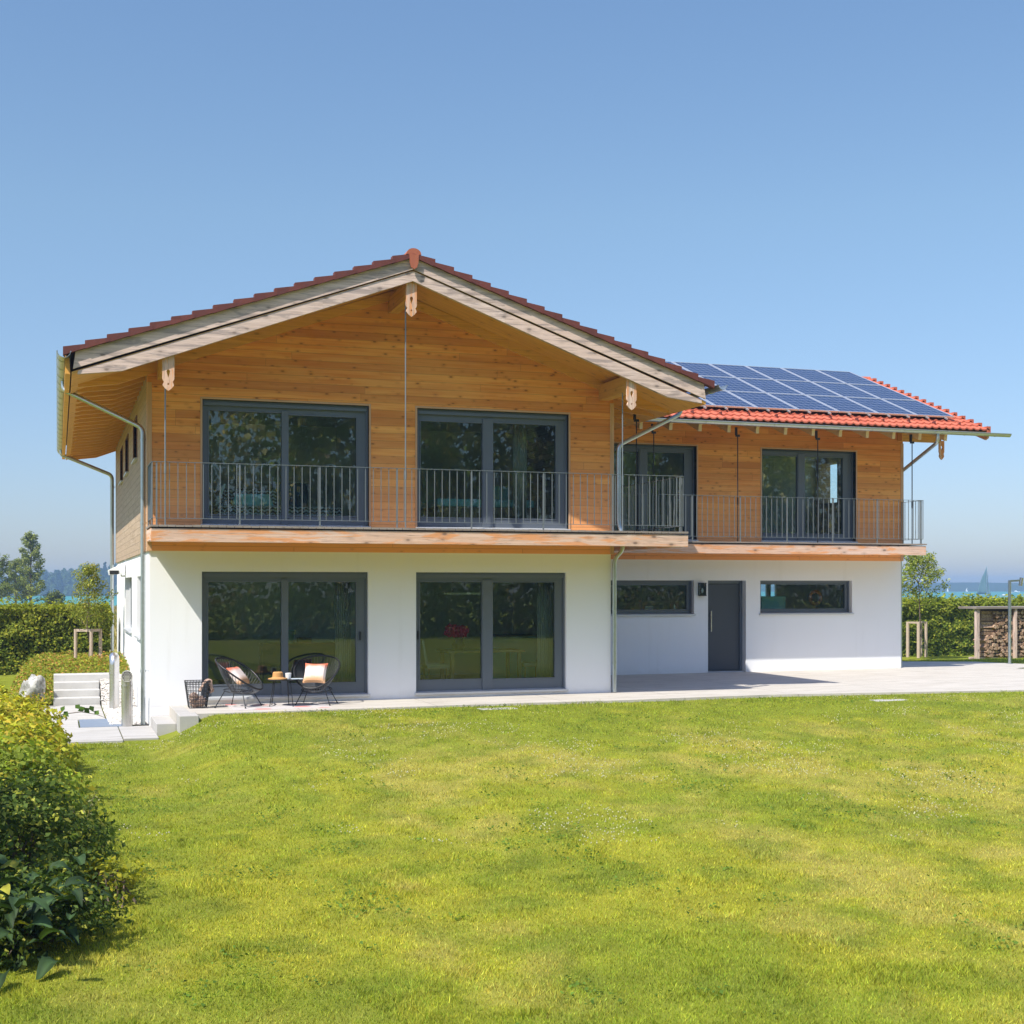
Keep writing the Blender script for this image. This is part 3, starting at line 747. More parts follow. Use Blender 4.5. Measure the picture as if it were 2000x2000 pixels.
# gutters and downpipes
def gutter(p0, p1, r, name='gutter', parent=H):
    mb = MB(); p0 = Vector(p0); p1 = Vector(p1); d = (p1-p0).normalized(); sd = d.cross(Vector((0, 0, 1))).normalized()
    A = [math.pi+math.pi*q/10 for q in range(11)]
    prof = [(r*math.cos(t), r*math.sin(t)) for t in A]; inn = [((r-.008)*math.cos(t), (r-.008)*math.sin(t)) for t in A]
    pt = lambda c, q: c+sd*q[0]+Vector((0, 0, q[1]))
    for q in range(10):
        mb.face([pt(p0, prof[q]), pt(p1, prof[q]), pt(p1, prof[q+1]), pt(p0, prof[q+1])])
        mb.face([pt(p0, inn[q+1]), pt(p1, inn[q+1]), pt(p1, inn[q]), pt(p0, inn[q])])
        for c in (p0, p1): mb.face([pt(c, prof[q]), pt(c, prof[q+1]), pt(c, inn[q+1]), pt(c, inn[q])])
    for s_ in (-1, 1): mb.tube([p0+sd*(s_*r), p1+sd*(s_*r)], .010, 8)
    L = (p1-p0).length; k = int(L/.85)
    for i in range(k):
        c = p0+d*(L*(i+.5)/k)
        mb.tube([pt(c, (q[0]*1.03, q[1]*1.03)) for q in prof], .006, 5)
    return mb.build(name, M['zinc'], parent, True)
gutter((-1.445, -1.62, 5.93), (-1.445, 14.5, 5.83), .105)
gutter((10.38, 3.1, 5.90), (10.38, -1.68, 5.92), .09)
gutter((10.30, EY-.05, 5.90), (20.86, EY-.05, 5.885), .075)
def fillet(path, r=.12, n=5):
    P = [Vector(p) for p in path]; out = [P[0]]
    for i in range(1, len(P)-1):
        a = (P[i-1]-P[i]); b = (P[i+1]-P[i]); ra = min(r, a.length*.45, b.length*.45)
        p, q = P[i]+a.normalized()*ra, P[i]+b.normalized()*ra
        for t in [j/n for j in range(n+1)]: out.append(p*(1-t)**2+P[i]*(2*t*(1-t))+q*t*t)
    return out+[P[-1]]
def downpipe(path, r, brackets=(), label=None):
    mb = MB(); mb.tube(fillet(path), r, 14)
    for (x, y, z, dx, dy) in brackets:
        mb.tube([(x, y, z-.02), (x, y, z+.02)], r+.008, 14); mb.tube([(x, y, z), (x+dx, y+dy, z)], .008, 6)
    o = mb.build('downpipe', M['zinc'], H, True)
    if label: o['label'] = label
downpipe([(-1.445, 1.0, 5.84), (-1.445, 1.0, 5.66), (-.105, .17, 4.93), (-.105, .17, -.33)], .043, [(-.105, .17, 4.72, .10, 0), (-.105, .17, 3.25, .10, 0), (-.105, .17, .62, .12, 0)])
downpipe([(-1.445, 13.4, 5.74), (-1.445, 13.4, 5.62), (-.14, 13.6, 5.12), (-.14, 13.6, .2)], .05, [(-.14, 13.6, 4.8, .12, 0)])
downpipe([(10.38, .15, 5.84), (10.38, .15, 5.60), (8.93, -.06, 4.90), (8.93, -.06, 3.34), (8.99, -.12, 3.12), (8.99, -.12, 2.82), (8.845, -.05, 2.66), (8.845, -.05, .04)], .043, [(8.845, -.05, .62, -.03, .06)], 'galvanised downpipe at the inner corner of main house and wing')
downpipe([(18.76, EY-.05, 5.83), (18.76, EY-.05, 5.62), (18.735, 4.82, 5.0), (18.735, 4.82, .05)], .043)

# balcony: three strips round the corner
mb = MB(); BF = -1.24; BX = 9.87; BW = 3.66
random.seed(3)
x = -.07
while x < BX-.05:
    mb.box(x, min(x+.132, BX+.01), BF-.02, CF if x < W-.05 else .0, 3.125, 3.16+random.uniform(-.004, .004), 1); x += .14
y = .008
while y < BW: mb.box(W-CF+.002, BX+.01, y, y+.132, 3.125, 3.16+random.uniform(-.003, .003), 0); y += .14
x = W+.04
while x < WX-.02: mb.box(x, min(x+.132, WX+.02), BW+.008 if x < BX else BW-.02, WY+CF, 3.125, 3.158+random.uniform(-.004, .004), 1); x += .14
bal = mb.build('balcony', M['deck'], H)
def bm(name, *a, mat='beam_weathered', parent=bal):
    q = MB(); q.box(*a); return q.build(name, M[mat], parent, False, .006)
bm('balcony_beam', -.06, BX, BF, BF+.08, 2.872, 3.10, 0)
bm('balcony_beam', BX-.08, BX, BF+.085, BW-.002, 2.872, 3.10, 1)
bm('balcony_beam', BX-.08, WX+.01, BW, BW+.08, 2.875, 3.10, 0)
bm('balcony_beam', -.06, .0, BF+.085, CF-.02, 2.90, 3.10, 1)
mb = MB(); mb.box(-.05, W-CF, BF+.09, CF-.002, 2.97, 3.0); mb.box(W-CF+.01, BX-.09, -.4, WY, 2.972, 3.002); mb.box(BX-.09, WX, BW+.09, WY+CF-.002, 2.97, 3.0)
for x in [0.6+i*1.2 for i in range(8)]: mb.box(x-.04, x+.04, BF+.09, CF-.002, 3.0, 3.10, 1)
mb.build('balcony_soffit', M['spruce'], bal)
def railing(p0, p1, label=None, posts=None):
    mb = MB(); p0 = Vector(p0); p1 = Vector(p1); d = p1-p0; L = d.length; d.normalize()
    zb, ztp = 3.275, 4.225
    mb.beam(p0+Vector((0, 0, ztp)), p1+Vector((0, 0, ztp)), .034, .009); mb.beam(p0+Vector((0, 0, zb)), p1+Vector((0, 0, zb)), .026, .009)
    k = round(L/.14)
    for i in range(k+1):
        p = p0+d*(L*i/k); mb.beam(p+Vector((0, 0, zb)), p+Vector((0, 0, ztp-.005)), .0115, .0115, d)
    o = mb.build('railing', M['zinc_dark'], bal)
    if label: o['label'] = label
    n = max(1, round(L/1.35))
    for i in range(n+1):
        q = MB(); p = p0+d*(.07+(L-.14)*i/n); q.beam(p+Vector((0, 0, 3.12)), p+Vector((0, 0, ztp-.006)), .018, .026, d); q.build('post', M['zinc_dark'], o)
railing((-.03, BF+.10, 0), (BX-.06, BF+.10, 0), 'front railing of the gable balcony')
railing((-.03, CF-.03, 0), (-.03, BF+.12, 0)); railing((BX-.05, BF+.12, 0), (BX-.05, BW+.06, 0)); railing((BX-.03, BW+.07, 0), (WX-.03, BW+.07, 0), 'railing of the wing balcony'); railing((WX-.02, BW+.09, 0), (WX-.02, WY+CF-.02, 0))
def rod(x, y, z0, z1, br=True, mat='zinc_dark'):
    mb = MB(); mb.tube([(x, y, z0), (x, y, z1)], .0125, 8); mb.tube([(x, y, z0+.9), (x, y, z0+1.06)], .019, 8)
    if br: mb.box(x-.05, x+.05, y-.02, y+.02, z1, z1+.05); mb.box(x-.06, x-.02, y-.03, y+.03, z1+.04, z1+.22)
    mb.build('tie_rod', M[mat], H)
rod(.18, -1.17, 3.13, 5.77, False); rod(4.345, -1.17, 3.13, 7.21, False); rod(8.54, -1.17, 3.13, 5.77, False)
rod(9.80, 1.05, 3.13, 5.52, True, 'black_steel')
for x in (11.43, 13.58, 15.72, 18.36): rod(x, 3.78, 3.13, 5.62, True, 'black_steel')

# ------------------------------------------------------------------ things on and beside the house
def wall_lamp():
    t = thing('wall_lamp', 'square black and glass wall lantern beside the grey entrance door', 'wall lamp', (13.08, WY, 1.9))
    mb = MB(); x, y = 13.08, WY
    mb.box(x-.075, x+.075, y-.02, y-.001, 1.90, 2.19); mb.box(x-.085, x+.085, y-.14, y-.021, 2.18, 2.20); mb.box(x-.085, x+.085, y-.14, y-.021, 1.885, 1.905)
    for a in (-.078, .066): mb.box(x+a, x+a+.012, y-.137, y-.125, 1.905, 2.18)
    mb.build('lamp_housing', M['black_steel'], t)
    g = MB(); g.box(x-.070, x+.070, y-.13, y-.025, 1.906, 2.178); g.build('lamp_glass', M['glass'], t)
    g = MB(); g.lathe([(0, 0), (.02, .01), (.03, .06), (.018, .11), (0, .12)], (x, y-.075, 1.95), 10); g.build('bulb', M['white_paint'], t, True)
wall_lamp()
t = thing('floodlight', 'white boxy floodlight on the left house wall under the cladding', 'floodlight', (-.16, 9.0, 2.45))
mb = MB(); mb.prism([(-.40, 2.50), (-.06, 2.66), (-.02, 2.66), (-.02, 2.42), (-.38, 2.38)], 1, 8.86, 9.2); mb.build('lamp_housing', M['white_paint'], t, False, .006)
g = MB(); g.box(-.37, -.16, 8.848, 8.858, 2.40, 2.49); g.build('lamp_glass', M['black_steel'], t)
mb = MB(); mb.tube([(-.1, 9.02, 2.40), (-.1, 9.02, 2.36), (.0, 9.02, 2.36)], .02, 6); mb.build('bracket', M['white_paint'], t)
def vent(x, y, z0, h, r, front, label):
    t = thing('vent_pipe', label, 'vent pipe', (x, y, z0))
    mb = MB()
    mb.lathe([(r, 0), (r, h-.30), (r+.010, h-.298), (r+.010, h-.27), (r, h-.268), (r, h-.10)], (x, y, z0), 24)
    mb.build('pipe', M['stainless'], t, True)
    if front:
        hd = MB(); c = Vector((x, y, z0+h-.115)); dirv = Vector((-.05, -1, 0)).normalized(); sd = Vector((1, -.05, 0)).normalized()
        n = 20; lo = [c+sd*(r*math.cos(q))+Vector((0, 0, r*math.sin(q))) for q in [2*math.pi*i/n for i in range(n)]]
        f_ = [p+dirv*(r*1.02) for p in lo]; bk = [p-dirv*(r*.9) for p in lo]
        for i in range(n):
            j = (i+1) % n; hd.face([bk[i], bk[j], f_[j], f_[i]])
        hd.face(bk[::-1]); hd.build('elbow', M['stainless'], t, True)
        g = MB(); g.face([c+dirv*(r*.9)+(p-c)*.97 for p in lo]); gr = g.build('opening', M['black_steel'], t)
        g = MB()
        for i in range(-3, 4):
            for j in range(-3, 4):
                a, b = i*.029+(.0145 if j % 2 else 0), j*.026
                if a*a+b*b > (r*.90)**2: continue
                p = c+dirv*(r*.985)+sd*a+Vector((0, 0, b))
                g.beam(p-sd*.0145, p+sd*.0145, .009, .005); g.beam(p-Vector((0, 0, .013)), p+Vector((0, 0, .013)), .009, .005, (0, 1, 0))
        g.tube([c+dirv*(r*1.0)+(p-c)*.97 for p in lo], .007, 6, closed=True); g.build('grille', M['linen'], t)
    else:
        hd = MB(); hd.tube([(x, y, z0+h-.11), (x, y, z0+h-.03), (x, y+.05, z0+h+.03), (x, y+.16, z0+h+.04)], r, 20); hd.build('elbow', M['stainless'], t, True)
vent(-.385, .03, -.34, 1.0, .097, True, 'stainless vent pipe with a round perforated grille facing the lawn')
vent(-.46, 3.7, -.34, .99, .097, False, 'stainless vent pipe standing in the gravel behind the grille pipe')

# gravel strip
gv = []; gf = []; gcol = []
n = 2600
px_ = rng.uniform(-.66, -.02, n); py_ = rng.uniform(.35, 6.3, n)
zz = np.where(py_ < 4.4, -.34, -.34+.5*np.clip((py_-4.4)/1.6, 0, 1))
for i in range(n):
    r = rng.uniform(.016, .034); c0 = np.array([px_[i], py_[i], zz[i]+r*.3])
    e = rng.normal(0, 1, (6, 3))*.25+np.array([[1, 0, 0], [-1, 0, 0], [0, 1, 0], [0, -1, 0], [0, 0, .7], [0, 0, -.7]])
    b = len(gv); gv += list(c0+e*r)
    for q in ((0, 2, 4), (2, 1, 4), (1, 3, 4), (3, 0, 4)): gf.append([b+q[0], b+q[1], b+q[2]])
    s_ = rng.uniform(.38, .72); gcol += [[s_, s_*.95, s_*.88]]*6
k = N('pebble'); a = k.n('ShaderNodeAttribute'); a.attribute_name = 'col'; M['pebble'] = k.done(k.bsdf(a.outputs['Color'], .8, 0, .2))
gb = MB(); gb.face([(-.68, .3, -.345), (.0, .3, -.345), (.0, 4.4, -.345), (-.68, 4.4, -.345)]); gb.face([(-.68, 4.4, -.345), (.0, 4.4, -.345), (.0, 6.0, .17), (-.68, 6.0, .17)])
o = raw_mesh('gravel', gv, gf, M['pebble'], None, gcol)
stuff(o, 'pale rounded pebbles in a strip along the white side wall', 'gravel')
M['grit'] = plain('grit', (.42, .39, .35), .9, 0, .2, .2, 30)
struct(gb.build('gravel_bed', M['grit']))

# ------------------------------------------------------------------ terrace furniture
def acapulco(x, y, th, label):
    t = thing('lounge_chair', label, 'lounge chair', (0, 0, 0), 'black string lounge chairs')
    rim = []
    n = 44
    for i in range(n):
        a = 2*math.pi*i/n; s_ = math.sin(a); cx_ = math.cos(a)
        wdt = .41*(1+.10*s_-.02*math.cos(2*a))
        rim.append(Vector((wdt*cx_, -.02+.40*s_, .585+.27*s_+.05*cx_*cx_)))
    ring = [Vector((.10*math.cos(2*math.pi*i/n), .02+.10*math.sin(2*math.pi*i/n), .262)) for i in range(n)]
    mb = MB(); mb.tube(rim, .0165, 8, closed=True); mb.tube(ring[::4], .008, 6, closed=True)
    low = [Vector((.27*math.cos(q), .0+.25*math.sin(q), .27+.035*math.sin(q))) for q in [2*math.pi*i/24 for i in range(24)]]
    mb.tube(low, .009, 6, closed=True); mb.build('frame', M['black_steel'], t, True)
    cd = MB()
    for i in range(n):
        a, b = rim[i], ring[i]; m_ = a.lerp(b, .55); m_.z -= .055
        cd.tube([a, a.lerp(m_, .5)-Vector((0, 0, .02)), m_, m_.lerp(b, .6)-Vector((0, 0, .012)), b], .0042, 4, cap=False)
    cd.build('seat_cords', M['cord'], t, True)
    for sx, sy in ((1, 1), (-1, 1), (1, -1), (-1, -1)):
        lg = MB(); lg.tube([(sx*.19, sy*.17, .285), (sx*.31, sy*.29, .012)], .0085, 8); lg.lathe([(0, 0), (.014, 0), (.014, .025), (0, .026)], (sx*.31, sy*.29, .0), 8); lg.build('leg', M['black_steel'], t)
    t.location = (x, y, .006); t.rotation_euler = (0, 0, th)
    return t
M['cord'] = plain('black cord', (.11, .115, .125), .4)
acapulco(1.47, -.62, R(56), 'black string lounge chair turned sideways beside the wire basket')
acapulco(2.86, -.55, R(-24), 'black string lounge chair facing the lawn, right of the round side table')
k = N('cushion fabric'); u = k.sep(k.uv()); o = k.obj()
nz = k.noise(k.uv(), 3.5, 4)
v_ = k.math('ADD', u[1], k.math('MULTIPLY', k.math('SUBTRACT', nz, .5), .25))
c = k.mix(k.ramp(v_, .62, .92), (.74, .64, .60), (.62, .17, .095)); c = k.mix(k.ramp(v_, .42, .10, 0, .9), c, (.60, .33, .16))
M['cushion'] = k.done(k.bsdf(c, .9, 0, .1, k.bump(k.noise(o, 90, 2), .3, .004)))
def cushion(cx, cy, cz, yaw, lean, size, label):
    n = 14; mb = MB(); P = {}
    for sgn in (1, -1):
        for i in range(n+1):
            for j in range(n+1):
                u_, v_ = i/n*2-1, j/n*2-1
                k_ = (1-u_**4)*(1-v_**4); pin = 1-.07*(1-abs(u_))*abs(v_)-.07*(1-abs(v_))*abs(u_)
                P[sgn, i, j] = Vector((u_*size/2*(1-.09*(1-v_*v_)), sgn*.075*k_**.6, v_*size/2*(1-.09*(1-u_*u_))))
    rot_ = Matrix.Rotation(yaw, 3, 'Z') @ Matrix.Rotation(lean, 3, 'X')
    for sgn in (1, -1):
        for i in range(n):
            for j in range(n):
                q = [(i, j), (i+1, j), (i+1, j+1), (i, j+1)]
                if sgn > 0: q = q[::-1]
                mb.face([rot_ @ P[sgn, a, b]+Vector((cx, cy, cz)) for a, b in q], [(a/n, b/n) for a, b in q])
    o = mb.build('cushion', M['cushion'], None, True)
    tag(o, label, 'cushion', 'cushions on the lounge chairs')
cushion(1.46, -.645, .555, R(56), R(-42), .40, 'pink and orange cushion leaning in the chair beside the wire basket')
cushion(2.82, -.64, .57, R(-24), R(-34), .42, 'white and orange cushion in the chair facing the lawn')
t = thing('side_table', 'small round black table on splayed legs between the lounge chairs', 'side table', (2.24, -.72, .006))
mb = MB(); mb.lathe([(0, .465), (.29, .465), (.305, .472), (.305, .484), (.29, .480), (0, .480)], (2.24, -.72, .006), 32); mb.build('table_top', M['black_steel'], t, True)
for a in (200, 300, 60, 130):
    lg = MB(); q = R(a); lg.tube([(2.24+.19*math.cos(q), -.72+.19*math.sin(q), .47), (2.24+.27*math.cos(q), -.72+.27*math.sin(q), .01)], .008, 8); lg.build('leg', M['black_steel'], t)
M['straw'] = plain('straw', (.50, .27, .10), .8, 0, .2, .15, 40, .3)
mb = MB(); mb.lathe([(.17, -.006), (.165, .008), (.12, .012), (.095, .03), (.088, .10), (.075, .118), (.05, .112), (0, .108)], (2.13, -.80, .50), 28)
tag(mb.build('straw_hat', M['straw'], None, True), 'brown straw hat lying on the round side table', 'hat')
t = thing('potted_plant', 'small white pot with a green plant on the round side table', 'potted plant', (2.33, -.70, .487))
mb = MB(); mb.lathe([(0, 0), (.045, 0), (.055, .10), (.048, .10), (.042, .085), (0, .085)], (2.33, -.70, .487), 16); mb.build('pot', M['white_paint'], t, True)
M['paper'] = plain('paper', (.55, .62, .68), .6)
mb = MB(); mb.box(2.36, 2.56, -.90, -.76, .487, .497); tag(mb.build('magazine', M['paper']), 'pale blue magazine at the right edge of the round side table', 'magazine')

# wire basket and blanket
t = thing('wire_basket', 'tall black wire basket standing by the left sliding door', 'basket', (.77, -.55, .006))
bx, by = .77, -.55
def brect(z): 
    k_ = z/.46; return .145+.06*k_, .14+.05*k_
mb = MB()
for z in (.01, .08, .15, .22, .29, .36, .42, .465):
    a, b = brect(z); mb.tube([(bx-a, by-b, z+.006), (bx+a, by-b, z+.006), (bx+a, by+b, z+.006), (bx-a, by+b, z+.006)], .0055 if z < .4 else .008, 6, closed=True)
for i in range(9):
    f = i/8*2-1
    for s_ in (-1, 1):
        a0, b0 = brect(.01); a1, b1 = brect(.465)
        mb.tube([(bx+f*a0, by+s_*b0, .016), (bx+f*a1, by+s_*b1, .47)], .0045, 5); mb.tube([(bx+s_*a0, by+f*b0, .016), (bx+s_*a1, by+f*b1, .47)], .0045, 5)
mb.build('wire_frame', M['black_steel'], t)
M['wool'] = plain('wool blanket', (.46, .32, .25), .95, 0, .1, .2, 18, .5)
mb = MB(); n1, n2 = 26, 14; P = {}
for i in range(n1+1):
    for j in range(n2+1):
        s_ = i/n1; u_ = j/n2-.5
        fold = .018*math.sin(j*1.35+s_*4)+.010*math.sin(j*2.7-s_*7)
        if s_ < .34: x_, z_ = bx+.03+.15*s_/.34, .30+.19*math.sin(s_/.34*math.pi/2)
        elif s_ < .5: q = (s_-.34)/.16*math.pi/2; x_, z_ = bx+.18+.05*math.sin(q), .445+.045*math.cos(q)
        else: x_, z_ = bx+.23+.012*math.sin(s_*9), .445-.36*(s_-.5)
        P[i, j] = (x_+fold*(.4+s_), by-.04+u_*(.28-.05*s_)+fold*.5, z_+fold*.6+.006)
for i in range(n1):
    for j in range(n2): mb.face([P[i, j], P[i+1, j], P[i+1, j+1], P[i, j+1]])
o = mb.build('blanket', M['wool'], None, True); sm = o.modifiers.new('solid', 'SOLIDIFY'); sm.thickness = .012
tag(o, 'crumpled beige blanket hanging over the rim of the wire basket', 'blanket')
mb = MB()
for (x_, y_, z_, r_q) in ((.74, -.52, .10, .10), (.82, -.60, .12, .095), (.70, -.62, .20, .08)):
    mb.lathe([(r_q*math.cos(a)*(1+.12*math.sin(a*7)), r_q*math.sin(a)) for a in [-math.pi/2+math.pi*i/9 for i in range(10)]], (x_, y_, z_), 12)
tag(mb.build('blanket', M['wool'], None, True), 'rolled brown blanket lying inside the wire basket', 'blanket')
# rug
k = N('rug weave'); p = k.sep(k.obj())
z1_ = k.math('ABSOLUTE', k.math('SUBTRACT', k.math('FRACT', k.math('MULTIPLY', p[0], 4.2)), .5)); st = k.math('FRACT', k.math('ADD', k.math('MULTIPLY', p[1], 7.0), k.math('MULTIPLY', z1_, 1.6)))
c = k.mix(k.math('GREATER_THAN', st, .62), (.56, .52, .48), (.40, .38, .40))
bl = k.ramp(k.voro(k.xyz(k.math('MULTIPLY', p[0], 1.7), k.math('MULTIPLY', p[1], 2.2)), 1.0), .22, .30, 1, 0)
c = k.mix(k.math('MULTIPLY', bl, .8), c, (.62, .20, .18))
M['rug'] = k.done(k.bsdf(c, .95, 0, .1))
mb = MB(); mb.box(1.30, 3.25, -1.28, -.10, -.01, .0105); tag(mb.build('rug', M['rug']), 'flat grey patterned rug with a red motif under the lounge chairs', 'rug')

# ------------------------------------------------------------------ rooms behind the glass
M['oak'] = boards('oak wood', [(.30, .18, .09), (.46, .31, .17), (.38, .24, .12), (.42, .28, .15)], .3, 2, .2, 0)
M['teal_paint'] = plain('pale teal', (.38, .75, .74), .7)
t = thing('dining_table', 'long wooden dining table seen through the right sliding door', 'dining table', (6.6, 1.45, .09))
mb = MB(); mb.box(5.75, 7.35, 1.0, 1.9, .80, .84); mb.build('table_top', M['oak'], t)
for x_ in (5.82, 7.22):
    for y_ in (1.05, 1.79): mb = MB(); mb.box(x_, x_+.07, y_, y_+.07, .092, .80); mb.build('leg', M['oak'], t)
def dchair(x_, y_, s_, label):
    t = thing('dining_chair', label, 'dining chair', (x_, y_, .09), 'dining chairs')
    mb = MB(); mb.box(x_-.22, x_+.22, y_-.22, y_+.22, .50, .58); mb.build('seat', M['linen'], t, False, .01)
    mb = MB(); mb.prism([(x_-s_*.20, .58), (x_-s_*.25, .58), (x_-s_*.33, 1.06), (x_-s_*.29, 1.07)], 1, y_-.21, y_+.21); mb.build('backrest', M['linen'], t)
    for a in (-.19, .17):
        for b in (-.2, .18): mb = MB(); mb.box(x_+a, x_+a+.025, y_+b, y_+b+.025, .092, .50); mb.build('leg', M['oak'], t)
dchair(5.55, 1.25, 1, 'pale chair at the left end of the dining table'); dchair(7.55, 1.25, -1, 'pale chair at the right end of the dining table'); dchair(4.75, 2.6, 1, 'pale chair left of the dining table near the window edge')
t = thing('flower_vase', 'dark vase of red and pink flowers on the dining table', 'flowers', (6.05, 1.3, .84))
mb = MB(); mb.lathe([(0, 0), (.08, 0), (.13, .12), (.07, .24), (.08, .26)], (6.05, 1.3, .842), 16); mb.build('vase', M['black_steel'], t, True)
M['red_petal'] = plain('red petals', (.92, .06, .12), .7, 0, .3, .4, 30)
mb = MB()
for i in range(46):
    a = random.uniform(0, 6.28); rr = random.uniform(0, .27); c0 = Vector((6.05+rr*math.cos(a), 1.3+rr*math.sin(a)*.7, 1.22+random.uniform(-.07, .10)*1.2))
    for j in range(6):
        d1 = Vector((random.gauss(0, 1), random.gauss(0, 1), random.gauss(0, 1))).normalized()*.05; d2 = d1.cross(Vector((random.gauss(0, 1), 1, 0))).normalized()*.04
        mb.face([c0-d1-d2, c0+d1-d2, c0+d1+d2, c0-d1+d2])
mb.build('blossoms', M['red_petal'], t)
t = thing('kitchen_unit', 'teal kitchen unit with dark worktop behind the right sliding door', 'kitchen unit', (7.7, 3.6, .09))
mb = MB(); mb.box(7.35, 8.4, 3.3, 3.95, .092, 1.02); mb.build('cabinet', M['teal_paint'], t); mb = MB(); mb.box(7.32, 8.42, 3.27, 3.98, 1.022, 1.06); mb.build('worktop', M['black_steel'], t)
t = thing('pendant_lamp', 'flat pale pendant lamp over the dining table', 'pendant lamp', (6.4, 1.9, 2.0))
mb = MB(); mb.box(5.9, 6.9, 1.86, 1.94, 1.95, 1.99); mb.build('lamp_shade', M['white_paint'], t); mb = MB(); mb.tube([(6.1, 1.9, 1.99), (6.1, 1.9, 2.6)], .006, 6); mb.tube([(6.7, 1.9, 1.99), (6.7, 1.9, 2.6)], .006, 6); mb.build('cable', M['black_steel'], t)
t = thing('sideboard', 'dark low sideboard in the left living room', 'sideboard', (3.1, 3.3, .09))
mb = MB(); mb.box(2.4, 3.9, 3.0, 3.45, .092, .95); mb.build('cabinet', M['inner_dark'], t)
mb = MB(); mb.lathe([(0, 0), (.11, 0), (.15, .26), (.135, .26), (.1, .02), (0, .02)], (2.95, 3.2, .952), 18); tag(mb.build('flower_pot', M['teal_paint'], None, True), 'pale aqua pot on the sideboard in the left living room', 'pot')
mb = MB(); mb.box(3.15, 3.42, 3.1, 3.3, .952, 1.06); tag(mb.build('wooden_box', M['oak']), 'small wooden box beside the aqua pot', 'box')
M['white_curtain'] = plain('curtain', (.55, .52, .46), .9)
def curtain(x0, x1, y_, z0, z1, label):
    mb = MB(); n_ = 30; a = [(x0+(x1-x0)*i/n_, y_+.03*math.sin(i*1.5)) for i in range(n_+1)]
    for i in range(n_): mb.face([(a[i][0], a[i][1], z0), (a[i+1][0], a[i+1][1], z0), (a[i+1][0], a[i+1][1], z1), (a[i][0], a[i][1], z1)])
    o = mb.build('curtain', M['white_curtain'], None, True); q = o.modifiers.new('solid', 'SOLIDIFY'); q.thickness = .004
    tag(o, label, 'curtain', 'curtains')
curtain(3.42, 3.72, .55, .1, 2.55, 'pale curtain at the right edge of the lower left sliding door')
curtain(7.45, 7.75, .55, .1, 2.55, 'pale curtain at the right edge of the dining room door')
curtain(7.0, 7.28, .7, 3.2, 5.6, 'pale curtain in the upper right gable window')
k = N('woven throw'); p = k.sep(k.obj())
a = k.math('SINE', k.math('ADD', k.math('MULTIPLY', p[2], 95.0), k.math('MULTIPLY', k.math('SINE', k.math('MULTIPLY', p[0], 60.0)), 1.2)))
c = k.mix(k.ramp(a, -.3, .3), (.10, .07, .05), (.62, .60, .56)); M['throw'] = k.done(k.bsdf(c, .95, 0, .1))
t = thing('day_bed', 'day bed with a brown and white woven throw in the upper left room', 'day bed', (2.3, 1.0, 3.19))
mb = MB(); mb.box(1.25, 3.6, .75, 1.6, 3.192, 3.62); mb.build('bed_base', M['throw'], t, False, .03); mb = MB(); mb.box(1.30, 2.45, 1.42, 1.60, 3.62, 3.98); mb.build('backrest', M['throw'], t, False, .04)
mb = MB(); mb.prism([(1.22, 3.62), (1.28, 3.62), (1.42, 4.02), (1.36, 4.02)], 1, .8, 1.55); mb.build('armrest', M['white_paint'], t)
mb = MB(); mb.prism([(1.55, 3.625), (2.35, 3.625), (2.25, 3.86), (1.62, 3.86)], 1, 1.0, 1.14); tag(mb.build('pillow', M['teal_paint'], None, False, .04), 'pale aqua pillow on the patterned day bed', 'pillow')
t = thing('armchair', 'dark blue armchair with white shelf behind the upper left window', 'armchair', (2.9, 2.2, 3.19))
M['navy'] = plain('navy fabric', (.03, .10, .16), .9)
mb = MB(); mb.box(2.55, 3.25, 2.0, 2.7, 3.192, 3.65); mb.build('seat', M['navy'], t, False, .03); mb = MB(); mb.box(2.55, 3.25, 2.55, 2.75, 3.65, 4.2); mb.build('backrest', M['navy'], t, False, .03)
mb = MB(); mb.box(2.3, 3.35, 3.2, 3.5, 4.22, 4.27); tag(mb.build('wall_shelf', M['white_paint']), 'white floating shelf in the upper left room', 'shelf')
t = thing('bed', 'double bed with pale teal sheet in the upper right room', 'bed', (6.6, 2.0, 3.19))
mb = MB(); mb.box(5.6, 7.6, 1.2, 3.2, 3.192, 3.70); mb.build('bed_base', M['oak'], t); mb = MB(); mb.box(5.58, 7.62, 1.18, 3.2, 3.702, 3.86); mb.build('mattress', M['teal_paint'], t, False, .04)
mb = MB(); mb.box(7.0, 7.6, 2.7, 3.15, 3.86, 4.25); mb.build('pillow', M['teal_paint'], t, False, .06)
# strip window things
mb = MB(); mb.box(15.3, 15.98, 5.75, 6.2, 1.30, 1.86); tag(mb.build('storage_box', M['teal_paint'], None, False, .01), 'pale teal box behind the right strip window', 'box')
mb = MB(); mb.box(15.1, 16.4, 5.5, 6.4, .052, 1.298); tag(mb.build('cabinet', M['inner_dark']), 'dark cabinet under the pale teal box', 'cabinet')
mb = MB(); mb.tube([(16.75+.16*math.cos(q), 5.6, 1.82+.16*math.sin(q)) for q in [2*math.pi*i/20 for i in range(20)]], .045, 8, closed=True)
M['orange'] = plain('orange ring', (.60, .16, .05), .6); tag(mb.build('life_ring', M['orange'], None, True), 'orange life ring behind the right strip window', 'life ring')
mb = MB(); mb.box(9.3, 12.9, 5.06, 5.55, .052, 1.50); tag(mb.build('cabinet', M['inner_dark']), 'dark kitchen base unit behind the left strip window', 'cabinet')
M['yellow'] = plain('yellow glaze', (.55, .40, .06), .5)
mb = MB(); mb.lathe([(0, 0), (.05, 0), (.11, .07), (.10, .07), (.04, .015), (0, .015)], (12.25, 5.2, 1.502), 16); tag(mb.build('bowl', M['yellow'], None, True), 'yellow bowl on the sill of the left strip window', 'bowl')
